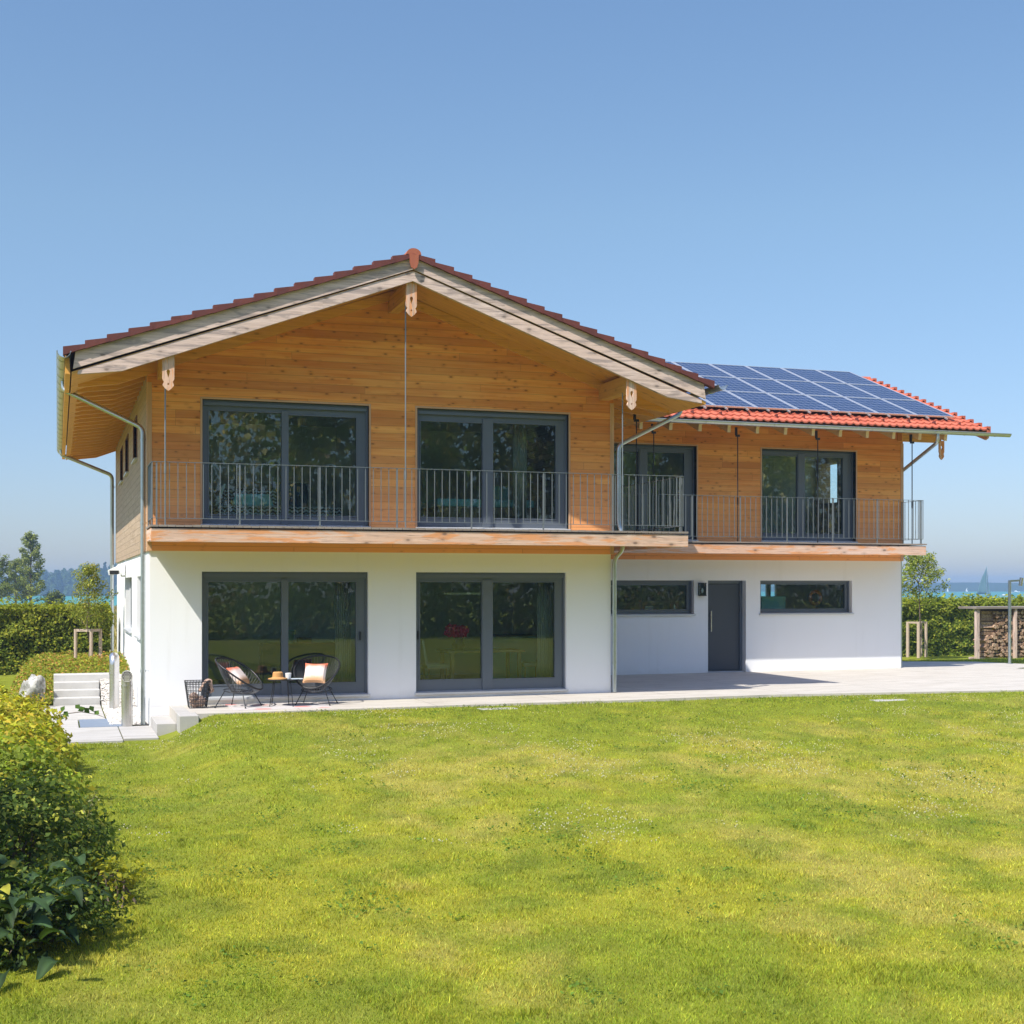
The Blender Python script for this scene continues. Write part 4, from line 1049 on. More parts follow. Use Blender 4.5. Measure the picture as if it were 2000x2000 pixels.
mb = MB(); mb.box(11.85, 12.05, 5.2, 5.22, 1.502, 1.64); tag(mb.build('picture_frame', M['linen']), 'small pale frame on the sill of the left strip window', 'picture frame')
mb = MB(); mb.lathe([(0, 0), (.03, 0), (.03, .1), (.012, .13), (.012, .17), (0, .17)], (12.62, 5.2, 1.502), 12); tag(mb.build('bottle', M['white_paint'], None, True), 'white bottle on the sill of the left strip window', 'bottle')

# ------------------------------------------------------------------ right side: lamp, wood shed
t = thing('garden_lamp', 'grey metal garden lamp post with a short arm and spotlight head', 'lamp post', (22.45, 5.3, .05))
mb = MB(); x_, y_ = 22.45, 5.3
mb.tube([(x_, y_, .0), (x_, y_, 2.27)], .040, 14); mb.lathe([(0, 0), (.09, 0), (.09, .012), (.041, .014)], (x_, y_, .05), 16); mb.build('pole', M['zinc'], t, True)
mb = MB(); mb.beam((x_-.02, y_, 2.25), (x_+.30, y_-.04, 2.27), .055, .05); mb.build('arm', M['zinc'], t)
mb = MB(); mb.tube([(x_+.305, y_-.04, 2.13), (x_+.345, y_-.05, 2.34)], .052, 14); mb.build('lamp_head', M['stainless'], t, True)
t = thing('wood_shed', 'open firewood shelter with a flat weathered roof beside the hedge', 'wood shed', (26.5, 12.2, -.30))
SX, SY, SZ_ = 4.02, 5.1, -.32
def sp(name, a0, a1, b0, b1, c0, c1, g_=None, mat='beam_grey'): q = MB(); q.box(a0+SX, a1+SX, b0+SY, b1+SY, c0*1.16+SZ_, c1*1.16+SZ_, g_); return q.build(name, M[mat], t, False, .005)
sp('roof', 22.50, 26.6, 6.92, 7.85, 1.46, 1.52, None, 'deck'); sp('post', 22.56, 22.68, 6.98, 7.10, .0, 1.455, 2); sp('post', 24.02, 24.12, 6.96, 7.06, .0, 1.455, 2); sp('post', 26.4, 26.5, 6.98, 7.08, .0, 1.455, 2)
sp('back_panel', 23.2, 26.5, 7.80, 7.84, .05, 1.45); sp('floor_beam', 22.70, 26.5, 7.20, 7.28, .02, .10); sp('floor_beam', 22.70, 26.5, 7.50, 7.58, .02, .10)
M['log'] = []
k = N('split log'); oi = k.n('ShaderNodeObjectInfo'); o = k.obj()
c = k.mix(oi.outputs['Random'], (.30, .19, .12), (.56, .41, .29)); c = k.mix(k.ramp(k.noise(o, 30, 3), .35, .7), c, (.20, .12, .08))
M['log'] = k.done(k.bsdf(c, .9, 0, .1))
protos = []
rr = random.Random(5)
def log_proto():
    n_ = rr.choice((3, 4, 4, 5)); a0 = rr.uniform(0, 6.28); pr = [(.064*rr.uniform(.75, 1.1)*math.cos(a0+2*math.pi*i/n_), .064*rr.uniform(.75, 1.1)*math.sin(a0+2*math.pi*i/n_)) for i in range(n_)]
    mb = MB(); mb.prism(pr, 1, -.25, .25); me = mb.build('firewood_log', M['log']); return me
lab = 'split firewood log stacked end-on in the open wood shed'
base = [log_proto() for _ in range(7)]
used = 0
def place_log(x_, y_, z_, rz, ry, label):
    global used
    src = base[used % 7]; o = src if used < 7 else src.copy()
    if used >= 7: COL.objects.link(o)
    o.location = (x_+SX, y_+SY, z_*1.16+SZ_); o.rotation_euler = (0, ry, rz); o.scale = (rr.uniform(.9, 1.28),)*3
    tag(o, label, 'log', 'split logs stacked in the wood shed'); used += 1
for j in range(13):
    z_ = .165+j*.098
    for i in range(21):
        x_ = 23.03+i*.106+(.053 if j % 2 else 0)
        if j > 5 and 22.9 < x_ < 23.33: continue
        if 24.0 < x_ < 24.2 and 8 < j < 11: continue
        place_log(x_+rr.uniform(-.012, .012), 7.36+rr.uniform(-.03, .03), z_+rr.uniform(-.012, .012), rr.uniform(-.06, .06), rr.uniform(0, 6.28), lab)
for j in range(6, 13):
    for yy in (7.22, 7.36, 7.5): place_log(23.19, yy, .18+j*.098, R(90)+rr.uniform(-.08, .08), rr.uniform(0, 6.28), 'split firewood log laid crosswise at the upper left end of the wood stack')

# ------------------------------------------------------------------ vegetation
def at(D, r): return np.array([CAM.x+D*sn+r*cs, CAM.y+D*cs-r*sn])
def unit(v): return v/np.maximum(np.linalg.norm(v, axis=-1, keepdims=True), 1e-6)
def leaf_geo(p, nrm, size, asp=.55, fold=.10, axis_=None):
    n = len(p); nrm = unit(nrm)
    t = rng.normal(0, 1, (n, 3)) if axis_ is None else axis_
    t = unit(t-nrm*np.sum(t*nrm, -1, keepdims=True)); b = np.cross(nrm, t)
    s = np.asarray(size).reshape(-1, 1)*np.ones((n, 1))
    base = p-t*s*.5; tip = p+t*s*.5-nrm*s*.08
    l = p-t*s*.08+b*s*asp*.5+nrm*s*fold; r = p-t*s*.08-b*s*asp*.5+nrm*s*fold
    V = np.stack([base, r, tip, l], 1).reshape(-1, 3)
    F = (np.arange(n)[:, None]*4+np.array([0, 1, 2, 3]))
    return V, F
def colvar(n, base, var=.25, alt=None, pa=.25):
    b = np.array(base)[None]*np.ones((n, 1))
    if alt is not None:
        m = rng.random(n) < pa; b[m] = np.array(alt)
    return np.clip(b*(1+rng.normal(0, var, (n, 1))), .004, .9)
M['leaf'] = leaf_mat('foliage leaves'); M['leaf_gloss'] = leaf_mat('glossy leaves', .22, .6, (1, 1, 1), .2)
M['bark'] = plain('bark', (.16, .12, .09), .95, 0, .1, .3, 14, .5); M['stake'] = plain('grey stake wood', (.46, .36, .28), .85, 0, .15, .15, 12)
def add_leaves(name, p, nrm, size, col, parent=None, asp=.55, mat='leaf', fold=.1, axis_=None):
    V, F = leaf_geo(p, nrm, size, asp, fold, axis_)
    return raw_mesh(name, V, F, M[mat], parent, np.repeat(col, 4, 0))

def hedge(label, x0, x1, y0, y1, zt_, dens, ls, base, alt, seed, shoots=0):
    cx_, cy_ = (x0+x1)/2, (y0+y1)/2; zb = float(ground(cx_, cy_))-.05
    t = thing('hedge', label, 'hedge', (cx_, cy_, zb))
    L, Wd = x1-x0, y1-y0; Hh = zt_-zb
    aF, aT, aE = L*Hh, L*Wd, Wd*Hh
    n = int((2*aF+aT+2*aE)*dens)
    pick = rng.choice(5, n, p=np.array([aF*1.5, aF*.5, aT, aE, aE])/(2*aF+aT+2*aE))
    u, v = rng.random(n), rng.random(n)
    X = np.where(pick < 3, x0+u*L, np.where(pick == 3, x0, x1)); Y = np.where(pick == 0, y0, np.where(pick == 1, y1, y0+u*Wd)); Y = np.where(pick == 2, y0+v*Wd, Y)
    Z = np.where(pick == 2, zt_, zb+v*Hh)
    nr = np.zeros((n, 3)); nr[pick == 0] = (0, -1, .4); nr[pick == 1] = (0, 1, .4); nr[pick == 2] = (0, 0, 1); nr[pick == 3] = (-1, 0, .3); nr[pick == 4] = (1, 0, .3)
    lump = fbm(X*1.7+Y*2.1, Z*2.3+seed, seed, 3)-.5
    dpt = np.abs(rng.normal(0, .08, n))-lump*.34
    P = np.stack([X, Y, Z], 1)-nr*dpt[:, None]
    P[:, 2] += np.where(pick == 2, rng.exponential(.05, n), 0)
    N_ = unit(nr)+rng.normal(0, .55, (n, 3)); N_[:, 2] += .25
    col = colvar(n, base, .28, alt, .28)
    sh = sstep(.3, 1.0, (P[:, 2]-zb)/Hh)[:, None]; col = col*(1-sh*.30)+np.array(alt)*sh*.30       # more of the yellow-green alt colour towards the top
    if shoots:
        m = shoots*14; sx = np.repeat(rng.uniform(x0, x1, shoots), 14); sy = np.repeat(rng.uniform(y0, y0+Wd*.7, shoots), 14); hh = np.repeat(rng.uniform(.12, .42, shoots), 14)
        f_ = rng.random(m); P2 = np.stack([sx+rng.normal(0, .03, m), sy+rng.normal(0, .03, m), zt_-.05+f_*hh], 1)
        P = np.vstack([P, P2]); N_ = np.vstack([N_, rng.normal(0, 1, (m, 3))+[0, -.5, .5]]); col = np.vstack([col, colvar(m, alt, .2)])
    add_leaves('foliage', P, N_, rng.uniform(.7, 1.3, len(P))*ls, col, t)
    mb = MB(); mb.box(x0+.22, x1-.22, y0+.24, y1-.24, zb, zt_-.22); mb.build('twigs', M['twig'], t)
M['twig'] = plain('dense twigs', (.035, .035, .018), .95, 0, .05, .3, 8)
hedge('long clipped green beech hedge behind the garden bank left of the house', -10, -.25, 11.6, 12.7, 1.58, 850, .095, (.15, .20, .026), (.36, .36, .036), 4)
hedge('green hedge with long shoots right of the wing behind the staked tree', 25, 44, 19.9, 21.2, 1.46, 520, .15, (.16, .22, .028), (.36, .38, .045), 9, 120)

def clump_crown(t, name, clumps, nper, crad, ls, base, alt, seed=0, asp=.5, var=.25, pa=.25, mat='leaf'):
    C_ = np.repeat(np.array(clumps, float), nper, 0); n = len(C_)
    cr = crad if np.isscalar(crad) else np.repeat(np.array(crad), nper)[:, None]
    d = rng.normal(0, 1, (n, 3)); d = unit(d)*np.cbrt(rng.random((n, 1)))*cr
    P = C_+d*np.array([1, 1, .8])
    tone = np.repeat(rng.normal(1, .18, len(clumps)), nper)[:, None]
    return add_leaves(name, P, d+rng.normal(0, .5, (n, 3))*cr+np.array([-.1, -.1, .45])*cr, rng.uniform(.65, 1.3, n)*ls, np.clip(colvar(n, base, var, alt, pa)*tone, .005, .9), t, asp, mat)
def limb_tree(t, base_xy, z0, ztrunk, ztop, wid, nl, rtrunk, spread_fn, sd):
    r_ = random.Random(sd); x, y = base_xy; mb = MB(); tips = []
    path = [(x+r_.gauss(0, .01)*i, y+r_.gauss(0, .01)*i, z0+(ztop-z0)*.96*i/8) for i in range(9)]
    mb.tube(path, [rtrunk*(1-.9*i/8) for i in range(9)], 8)
    for i in range(nl):
        f = (i+.5)/nl; z = ztrunk+(ztop-ztrunk)*f*.93; a = i*2.4+r_.uniform(-.4, .4); L = wid*spread_fn(f)*r_.uniform(.7, 1.08)
        p0 = Vector((x, y, z)); p2 = Vector((x+L*math.cos(a), y+L*math.sin(a), z+L*r_.uniform(.35, .8))); p1 = p0.lerp(p2, .5)+Vector((0, 0, -.04*L))
        mb.tube([p0, p1, p2], rtrunk*.32, 5, r1=rtrunk*.08)
        tips += [tuple(p0.lerp(p2, .45)), tuple(p1.lerp(p2, .5)), tuple(p2), (p2.x+r_.gauss(0, .1)*L, p2.y+r_.gauss(0, .1)*L, p2.z+.12*L)]
    tips += [(x, y, ztop-.02*(ztop-z0)), (x, y, ztop-.08*(ztop-z0))]
    return mb, tips
# young staked trees
t = thing('young_tree', 'young airy green tree tied to stakes right of the wing', 'tree', (28.5, 17.85, -.44))
mb, tips = limb_tree(t, (28.5, 17.85), -.5, 1.35, 3.28, .92, 28, .036, lambda f: 1-.62*f*f if f > .15 else .85, 2)
mb.build('trunk', M['bark'], t, True); clump_crown(t, 'crown', tips, 26, .23, .10, (.21, .26, .04), (.38, .38, .08))
t = thing('young_tree', 'young wispy tree tied to stakes in front of the left hedge', 'tree', (-.82, 9.4, .2))
mb, tips = limb_tree(t, (-.82, 9.4), .1, 1.0, 2.66, .62, 22, .026, lambda f: 1.0-.75*f, 6)
mb.build('trunk', M['bark'], t, True); clump_crown(t, 'crown', tips, 36, .16, .060, (.22, .25, .045), (.38, .35, .08))
def stakes(label, P, z0, z1, r):
    c = np.mean(P, 0); t = thing('tree_stakes', label, 'tree stakes', (c[0], c[1], z0))
    for p in P: mb = MB(); mb.tube([(p[0], p[1], z0-.05), (p[0], p[1], z1)], r, 9); mb.build('post', M['stake'], t)
    mb = MB()
    for i in range(len(P)):
        a, b = P[i], P[(i+1) % len(P)]; mb.beam((a[0], a[1], z1-.03), (b[0], b[1], z1-.03), .035, .06)
    mb.build('crossbar', M['stake'], t)
stakes('grey wooden tree stakes with crossbars in front of the right hedge', [(28.15, 18.1), (28.19, 17.5), (28.99, 18.5), (28.86, 18.0)], -.46, .80, .06)
stakes('grey wooden tree stakes with crossbars in front of the left hedge', [(-1.13, 9.45), (-.78, 9.15), (-.56, 9.5)], .22, 1.09, .04)
# trees at the lake meadow
def meadow_tree(label, D, r, ztop, wid, nl, seed, fn, base, alt, zt0=.16):
    x, y = at(D, r); z0 = float(ground(x, y)); t = thing('meadow_tree', label, 'tree', (x, y, z0), 'trees on the meadow by the lake')
    mb, tips = limb_tree(t, (x, y), z0-.1, z0+(ztop-z0)*zt0, ztop, wid, nl, .13, fn, seed)
    mb.build('trunk', M['bark'], t, True); clump_crown(t, 'crown', tips, 44, .36, .19, base, alt, asp=.6)
meadow_tree('tall pointed green tree on the lake meadow beyond the left hedge', 130, -46.0, 7.25, 1.75, 34, 11, lambda f: 1.0-.72*f, (.21, .25, .06), (.36, .38, .10), .08)
meadow_tree('broad green tree cut by the left picture edge beyond the hedge', 128, -48.9, 5.0, 1.9, 26, 12, lambda f: 1-.6*f*f, (.16, .20, .05), (.28, .31, .08))
meadow_tree('low rounded tree between the two taller lake meadow trees', 136, -49.6, 4.6, 1.7, 24, 13, lambda f: 1-.6*f*f, (.19, .23, .06), (.32, .34, .09), .05)
meadow_tree('small pale bush on the lake meadow right of the tall pointed tree', 120, -40.3, 1.25, .9, 12, 14, lambda f: 1-.4*f, (.10, .13, .03), (.16, .18, .04), .05)
# far wood across the lake
P = []; NN = []; SZ = []; CC = []
for i in range(430):
    D = 806+rng.random()**1.5*70; r = rng.uniform(-340, -150); x, y = at(D, r); z0 = max(float(ground(x, y)), LAKE)-.3
    hgt = rng.uniform(10, 15.5)*(.9+.25*math.sin(r*.045)); wd = rng.uniform(2.0, 4.2); con = rng.random() < .45
    if D < 812: hgt *= .5
    m = 150; f = rng.random(m); a = rng.uniform(0, 6.28, m)
    rad = wd*((1-f)*.9+.08 if con else np.sqrt(np.clip(1-(f*1.7-.75)**2, .05, 1)))*np.sqrt(rng.uniform(.35, 1, m))
    P.append(np.stack([x+rad*np.cos(a), y+rad*np.sin(a), z0+f*hgt], 1)); NN.append(np.stack([np.cos(a), np.sin(a), .5+0*a], 1)+rng.normal(0, .3, (m, 3)))
    SZ.append(rng.uniform(.9, 1.9, m)); CC.append(colvar(m, ((.028, .060, .030) if con else (.07, .115, .04)), .25))
o = add_leaves('far_forest', np.vstack(P), np.vstack(NN), np.concatenate(SZ), np.vstack(CC), None, .8)
stuff(o, 'blue hazy forest on the far shore of the lake', 'forest')
# tree belt behind the photographer, mirrored in the windows
P = []; NN = []; SZ = []; CC = []
for i in range(64):
    x = -36+i*1.45+rng.uniform(-.8, .8); y = rng.uniform(-50, -42); hgt = rng.uniform(12.5, 18.5); wd = rng.uniform(2.0, 3.6); z0 = -.4; m = 2000
    f = rng.random(m)**.8; a = rng.uniform(0, 6.28, m); lob = 1+.3*np.sin(a*3+f*9+i)
    rad = wd*lob*np.sqrt(np.clip(1-(f*1.75-.7)**2, .05, 1))*np.sqrt(rng.uniform(.3, 1, m))
    P.append(np.stack([x+rad*np.cos(a), y+rad*np.sin(a), z0+f*hgt], 1)); NN.append(np.stack([np.cos(a), np.sin(a), .5+0*a], 1)+rng.normal(0, .5, (m, 3)))
    SZ.append(rng.uniform(.18, .5, m)); pq = P[-1]; sun_tone = .5+3.6*sstep(.35, .75, fbm(pq[:, 0]*.9, pq[:, 2]*.9+pq[:, 1]*.3, 61, 3))  # lighter sunlit clumps are painted into the leaf colour
    CC.append(colvar(m, ((.16, .17, .05), (.11, .13, .045), (.22, .18, .08), (.20, .14, .08))[(i*7) % 4], .3)*sun_tone[:, None])
n = 16000; xx = rng.uniform(-36, 56, n); P.append(np.stack([xx, rng.uniform(-39.6, -38, n), -.4+rng.random(n)*(1.6+1.3*fbm(xx*.3, xx*0, 2))], 1)); NN.append(rng.normal(0, .6, (n, 3))+[0, 1, .3]); SZ.append(rng.uniform(.12, .3, n)); CC.append(colvar(n, (.24, .25, .08), .4, (.38, .22, .10), .25))
o = add_leaves('tree_belt', np.vstack(P), np.vstack(NN), np.concatenate(SZ), np.vstack(CC), None, .75)
stuff(o, 'dark belt of trees along the far lawn edge, mirrored in the window panes', 'trees')

# flowering ground cover on the bank
n = 15000; X = rng.uniform(-2.75, -.05, n); Y = rng.uniform(4.2, 11.4, n)
keep = ((X < -1.66) & (X > -2.2-.5*fbm(Y, Y*0, 1)) & (Y > 4.35)) | ((Y > 6.35) & (X > -2.4) & ~((X > -.34) & (Y < 6.7)))
X, Y = X[keep], Y[keep]; n = len(X)
hh = .06+.20*fbm(X*2.5, Y*2.5, 3)*rng.random(n); Z = ground(X, Y)+hh*1.25+.16*sstep(6.6, 5.2, Y)*sstep(4.3, 4.9, Y)
o = add_leaves('ground_cover', np.stack([X, Y, Z], 1), rng.normal(0, .5, (n, 3))+[0, -.2, .8], rng.uniform(.04, .085, n), colvar(n, (.26, .29, .035), .3, (.48, .26, .08), .24), None, .6)
stuff(o, 'yellow green and orange flowering ground cover on the bank around the steps', 'ground cover')
# boulder
n1, n2 = 26, 16; v = []; 
for j in range(n2+1):
    ph = -math.pi/2+math.pi*j/n2
    for i in range(n1):
        a = 2*math.pi*i/n1; d = np.array([math.cos(a)*math.cos(ph), math.sin(a)*math.cos(ph), math.sin(ph)])
        d = np.sign(d)*np.abs(d)**.72
        s = 1+.95*(float(fbm(np.array(d[0]*1.6+d[2]), np.array(d[1]*1.6+d[2]*.7), 12, 4))-.5)
        v.append(np.array([-2.03, 5.05, -.08])+d*s*np.array([.22, .34, .34]))
f4 = [[j*n1+i, j*n1+(i+1) % n1, (j+1)*n1+(i+1) % n1, (j+1)*n1+i] for j in range(n2) for i in range(n1)]
k = N('boulder stone'); o = k.obj(); f = k.noise(o, 5, 6, .65)
M['boulder'] = k.done(k.bsdf(k.mix(k.ramp(f, .35, .65), (.20, .195, .17), (.56, .55, .52)), .9, 0, .2, k.bump(f, .8, .03)))
tag(raw_mesh('boulder', v, f4, M['boulder']), 'pale grey boulder at the left foot of the garden bank', 'boulder')

# foreground shrubs
def shrub(name, label, cat, cx_, cy_, rx, ry, hgt, nleaf, ls, base, alt, pa, seed, asp=.62, mat='leaf', group=None, rag=.45):
    z0 = float(ground(cx_, cy_)); t = thing(name, label, cat, (cx_, cy_, z0), group)
    r_ = np.random.default_rng(seed)
    k_ = int(nleaf/42); a = r_.uniform(0, 6.28, k_); f = r_.random(k_); cosb = f**.75
    rad = np.sqrt(np.clip(1-cosb**2, 0, 1)); s_ = 1+rag*(r_.random(k_)-.55)
    C_ = np.stack([cx_+rx*rad*np.cos(a)*s_, cy_+ry*rad*np.sin(a)*s_, z0+.06+hgt*(.10+.86*cosb)*s_], 1)
    n = k_*42; Cn = np.repeat(C_, 42, 0); d = r_.normal(0, 1, (n, 3)); d = unit(d)*np.cbrt(r_.random((n, 1)))*.17
    P = Cn+d*np.array([1, 1, .8]); out = (Cn-np.array([cx_, cy_, z0+hgt*.3]))/np.array([rx, ry, hgt])
    P[:, 2] = np.maximum(P[:, 2], z0+.03)
    N_ = unit(out)*.7+r_.normal(0, .55, (n, 3))+np.array([0, 0, .45])
    tone = np.repeat(r_.normal(1, .2, k_), 42)[:, None]; col = np.clip(colvar(n, base, .22, alt, pa)*tone, .006, .8)
    add_leaves('foliage', P, N_, r_.uniform(.6, 1.3, n)*ls, col, t, asp, mat, .14)
    mb = MB(); q = random.Random(seed)
    for i in range(26):
        b = C_[q.randrange(k_)]; p0 = Vector((cx_+q.gauss(0, .1), cy_+q.gauss(0, .12), z0)); p2 = Vector(b); p1 = p0.lerp(p2, .5)+Vector((0, 0, .12))
        mb.tube([p0, p1, p2], .010, 5, r1=.003)
    mb.build('stems', M['bark'], t); return t
gold = dict(cat='shrub', base=(.44, .43, .045), alt=(.56, .42, .05), pa=.25, group='golden shrubs along the lawn edge')
g1 = shrub('golden_shrub', 'golden leaved shrub at the far end of the border, its twig over the path', cx_=-2.36, cy_=-3.1, rx=.76, ry=1.1, hgt=.76, nleaf=5200, ls=.085, seed=1, **gold)
shrub('golden_shrub', 'golden yellow shrub second from the path in the left border', cx_=-2.30, cy_=-5.6, rx=.80, ry=1.3, hgt=.82, nleaf=6000, ls=.085, seed=2, **gold)
gold['base'] = (.38, .40, .042); gold['pa'] = .2
shrub('golden_shrub', 'yellow green shrub in the middle of the left border', cx_=-2.20, cy_=-8.2, rx=.84, ry=1.3, hgt=.82, nleaf=6400, ls=.080, seed=3, **gold)
gold['base'] = (.24, .30, .04); gold['alt'] = (.38, .34, .04)
shrub('golden_shrub', 'greener shrub between the golden shrubs and the dark shrub', cx_=-2.12, cy_=-10.7, rx=.82, ry=1.2, hgt=.80, nleaf=6500, ls=.075, seed=4, **gold)
shrub('dark_shrub', 'dense dark green small leaved shrub leaning over the lawn', 'shrub', -1.84, -13.0, .64, .95, .78, 9500, .052, (.10, .15, .03), (.36, .37, .06), .25, 5, .6)
shrub('yellow_shrub', 'low bright yellow green seedling at the right foot of the dark shrub', 'shrub', -1.14, -13.6, .15, .18, .26, 420, .055, (.30, .28, .02), (.22, .24, .03), .3, 8)
shrub('shade_shrub', 'tall green shrub added out of view to shade the near end of the border', 'shrub', -3.75, -14.3, 1.0, 1.7, 3.0, 14000, .085, (.06, .10, .02), (.12, .16, .03), .3, 9)  # added out of view on the left to cast shade on the near plants
# twig over the path
mb = MB(); tw = [Vector(p) for p in ((-1.75, -3.3, .12), (-1.45, -3.2, .20), (-1.2, -3.15, .22), (-.98, -3.1, .17), (-.84, -3.08, .11))]; mb.tube(tw, .009, 6, r1=.003); mb.build('twig', M['bark'], g1)
P = np.array([[-1.47, -3.2, .27], [-1.42, -3.22, .20], [-1.25, -3.2, .30], [-1.2, -3.15, .26], [-1.12, -3.18, .24], [-1.05, -3.12, .26], [-.98, -3.12, .20], [-1.50, -3.22, .14]]); 
add_leaves('twig_leaves', P, np.tile([-.3, -1, .5], (8, 1))+rng.normal(0, .3, (8, 3)), np.full(8, .12), colvar(8, (.07, .13, .02), .2), g1, .75)
# big leaved plant at the near end
z0 = float(ground(-1.75, -14.9)); t = thing('broad_leaved_plant', 'dark broad leaved comfrey like plant at the near end of the border', 'plant', (-1.75, -14.9, z0))
V = []; F_ = []; CL = []; q = random.Random(21); stems = MB()
for i in range(210):
    a = q.uniform(0, 6.28); L = q.uniform(.14, .32); wdt = L*q.uniform(.34, .46); f = q.random()
    bx_, by_ = -1.82+q.gauss(0, .20), -14.75+q.gauss(0, .40); bz = z0+.04+.40*f
    elev_ = q.uniform(.35, 1.1); d = Vector((math.cos(a), math.sin(a), 0)); sd = Vector((-d.y, d.x, 0)); b0 = len(V); ns_ = 8
    roll = q.uniform(-.4, .4); dq = q.uniform(.8, 1.2); lc = np.array((.032, .060, .020))*q.uniform(.6, 1.5)
    if q.random() < .07: lc = np.array((.28, .27, .03))
    for s_ in range(ns_+1):
        u_ = s_/ns_; x_ = L*u_; droop = -L*.9*u_*u_*dq
        c0 = Vector((bx_, by_, bz))+d*(x_*math.cos(elev_*.6))+Vector((0, 0, x_*math.sin(elev_)+droop))
        hw = wdt*.5*math.sin(math.pi*min(1, (.10+u_*.90))**.85)
        for k_ in (-1, -.55, 0, .55, 1):
            V.append(tuple(c0+sd*(k_*hw)+Vector((0, 0, abs(k_)*hw*.45+roll*k_*hw+.006*math.sin(u_*19+k_*3+i)*abs(k_))))); CL.append(lc*(q.uniform(.75, 1.2) if k_ else 1.6))
    for s_ in range(ns_):
        for k_ in range(4):
            p_ = b0+s_*5+k_; F_.append([p_, p_+1, p_+6, p_+5])
V = np.array(V); V[:, 2] = np.maximum(V[:, 2], z0+.02)
raw_mesh('leaves', V, F_, M['leaf_gloss'], t, CL, True)
shrub('low_weeds', 'low tangle of small green weeds round the foot of the broad leaved plant', 'weeds', -1.70, -14.6, .48, .75, .34, 3800, .050, (.09, .14, .03), (.30, .31, .05), .2, 31, .5)
t = thing('seed_stalk', 'pale seeding weed stalk rising in front of the dark shrub', 'weed', (-1.75, -12.1, -.37))
P = []
for (dx, dy, hh, lean) in ((0, 0, .86, .22), (-.07, -.25, .74, .14), (.42, .35, .62, .20)):
    mb = MB(); pth = [Vector((-1.75+dx+lean*s_*s_*.6, -12.1+dy, -.37+hh*s_)) for s_ in [i/8 for i in range(9)]]; mb.tube(pth, .006, 5, r1=.002); mb.build('stem', M['bark'], t)
    for s_ in range(60):
        f = .42+.58*random.random(); p = Vector((-1.75+dx+lean*f*f*.6, -12.1+dy, -.37+hh*f)); w_ = .055*(1.25-f); P.append((p.x+random.gauss(0, w_), p.y+random.gauss(0, w_), p.z+random.gauss(0, .02)))
add_leaves('seed_heads', np.array(P), rng.normal(0, 1, (len(P), 3))+[0, -.4, .5], rng.uniform(.02, .06, len(P)), colvar(len(P), (.34, .34, .16), .2), t, .45)

# ------------------------------------------------------------------ boats on the lake
M['sail_grey'] = plain('blue grey sail', (.10, .17, .185), .8, 0, .2, .1, .3); M['sail_white'] = plain('white sail', (.82, .82, .82), .8); M['hull_white'] = plain('white hull', (.75, .76, .78), .4); M['hull_blue'] = plain('blue hull', (.03, .06, .17), .4)
def sailboat(D, r, k_, label, big):
    x, y = at(D, r); t = thing('sailboat', label, 'sailboat', (x, y, LAKE), 'sailing boats on the lake')
    q = lambda a, b, z: (x+a*k_*cs+b*k_*sn, y-a*k_*sn+b*k_*cs, LAKE+z*k_)
    mb = MB(); st = [(-4.6, .9, 1.25), (-3, 1.2, 1.1), (0, 1.4, 1.05), (2.6, .9, 1.15), (4.2, .05, 1.4)]
    for i in range(4):
        (a0, b0, h0), (a1, b1, h1) = st[i], st[i+1]
        for s_ in (-1, 1): mb.face([q(a0, s_*b0, h0), q(a1, s_*b1, h1), q(a1, s_*b1*.5, -.1), q(a0, s_*b0*.5, -.1)])
        mb.face([q(a0, -b0, h0), q(a0, b0, h0), q(a1, b1, h1), q(a1, -b1, h1)])
    mb.face([q(-4.6, -.9, 1.25), q(-4.6, .9, 1.25), q(-4.6, .45, -.1), q(-4.6, -.45, -.1)])
    mb.build('hull', M['hull_blue' if big else 'hull_white'], t)
    mb = MB(); mb.tube([q(.1, 0, 1), q(.1, 0, 15.2)], .09*k_, 6); mb.tube([q(.1, 0, 2), q(-4.4, 0, 2.1)], .07*k_, 6); mb.build('mast', M['alu'], t)
    def sail(pts, name):
        A, B, C_ = [np.array(p) for p in pts]; n = 9
        G = {}; VV = []; FF = []
        for i in range(n+1):
            for j in range(n+1-i):
                u_, v_ = i/n, j/n; p = A+(B-A)*u_+(C_-A)*v_; bel = .55*math.sin(math.pi*min(1, v_+.15))*math.sin(math.pi*(1-u_)*.9); G[i, j] = len(VV); VV.append(q(p[0]-.25*math.sin(math.pi*u_)*(v_ > .3), bel, p[1]))
        for i in range(n):
            for j in range(n-i):
                FF.append([G[i, j], G[i+1, j], G[i, j+1]])
                if i+j < n-1: FF.append([G[i+1, j], G[i+1, j+1], G[i, j+1]])
        o = raw_mesh(name, VV, FF, M['sail_grey' if big else 'sail_white'], t, None, True); sd_ = o.modifiers.new('solid', 'SOLIDIFY'); sd_.thickness = .03
    sail([(-.0, 2.3), (-.0, 14.9), (-4.5, 2.3)], 'mainsail'); sail([(.3, 1.6), (.3, 12.8), (2.0, 1.5)], 'jib')
sailboat(615, .349*615, 1.0, 'large sailboat with grey blue sails near the lake meadow', True)
sailboat(1180, .3205*1180, .30, 'tiny white sailing boat on the far lake, nearer to the house', False)
sailboat(1180, .3345*1180, .30, 'tiny white sailing boat on the far lake between the first one and the large sailboat', False)
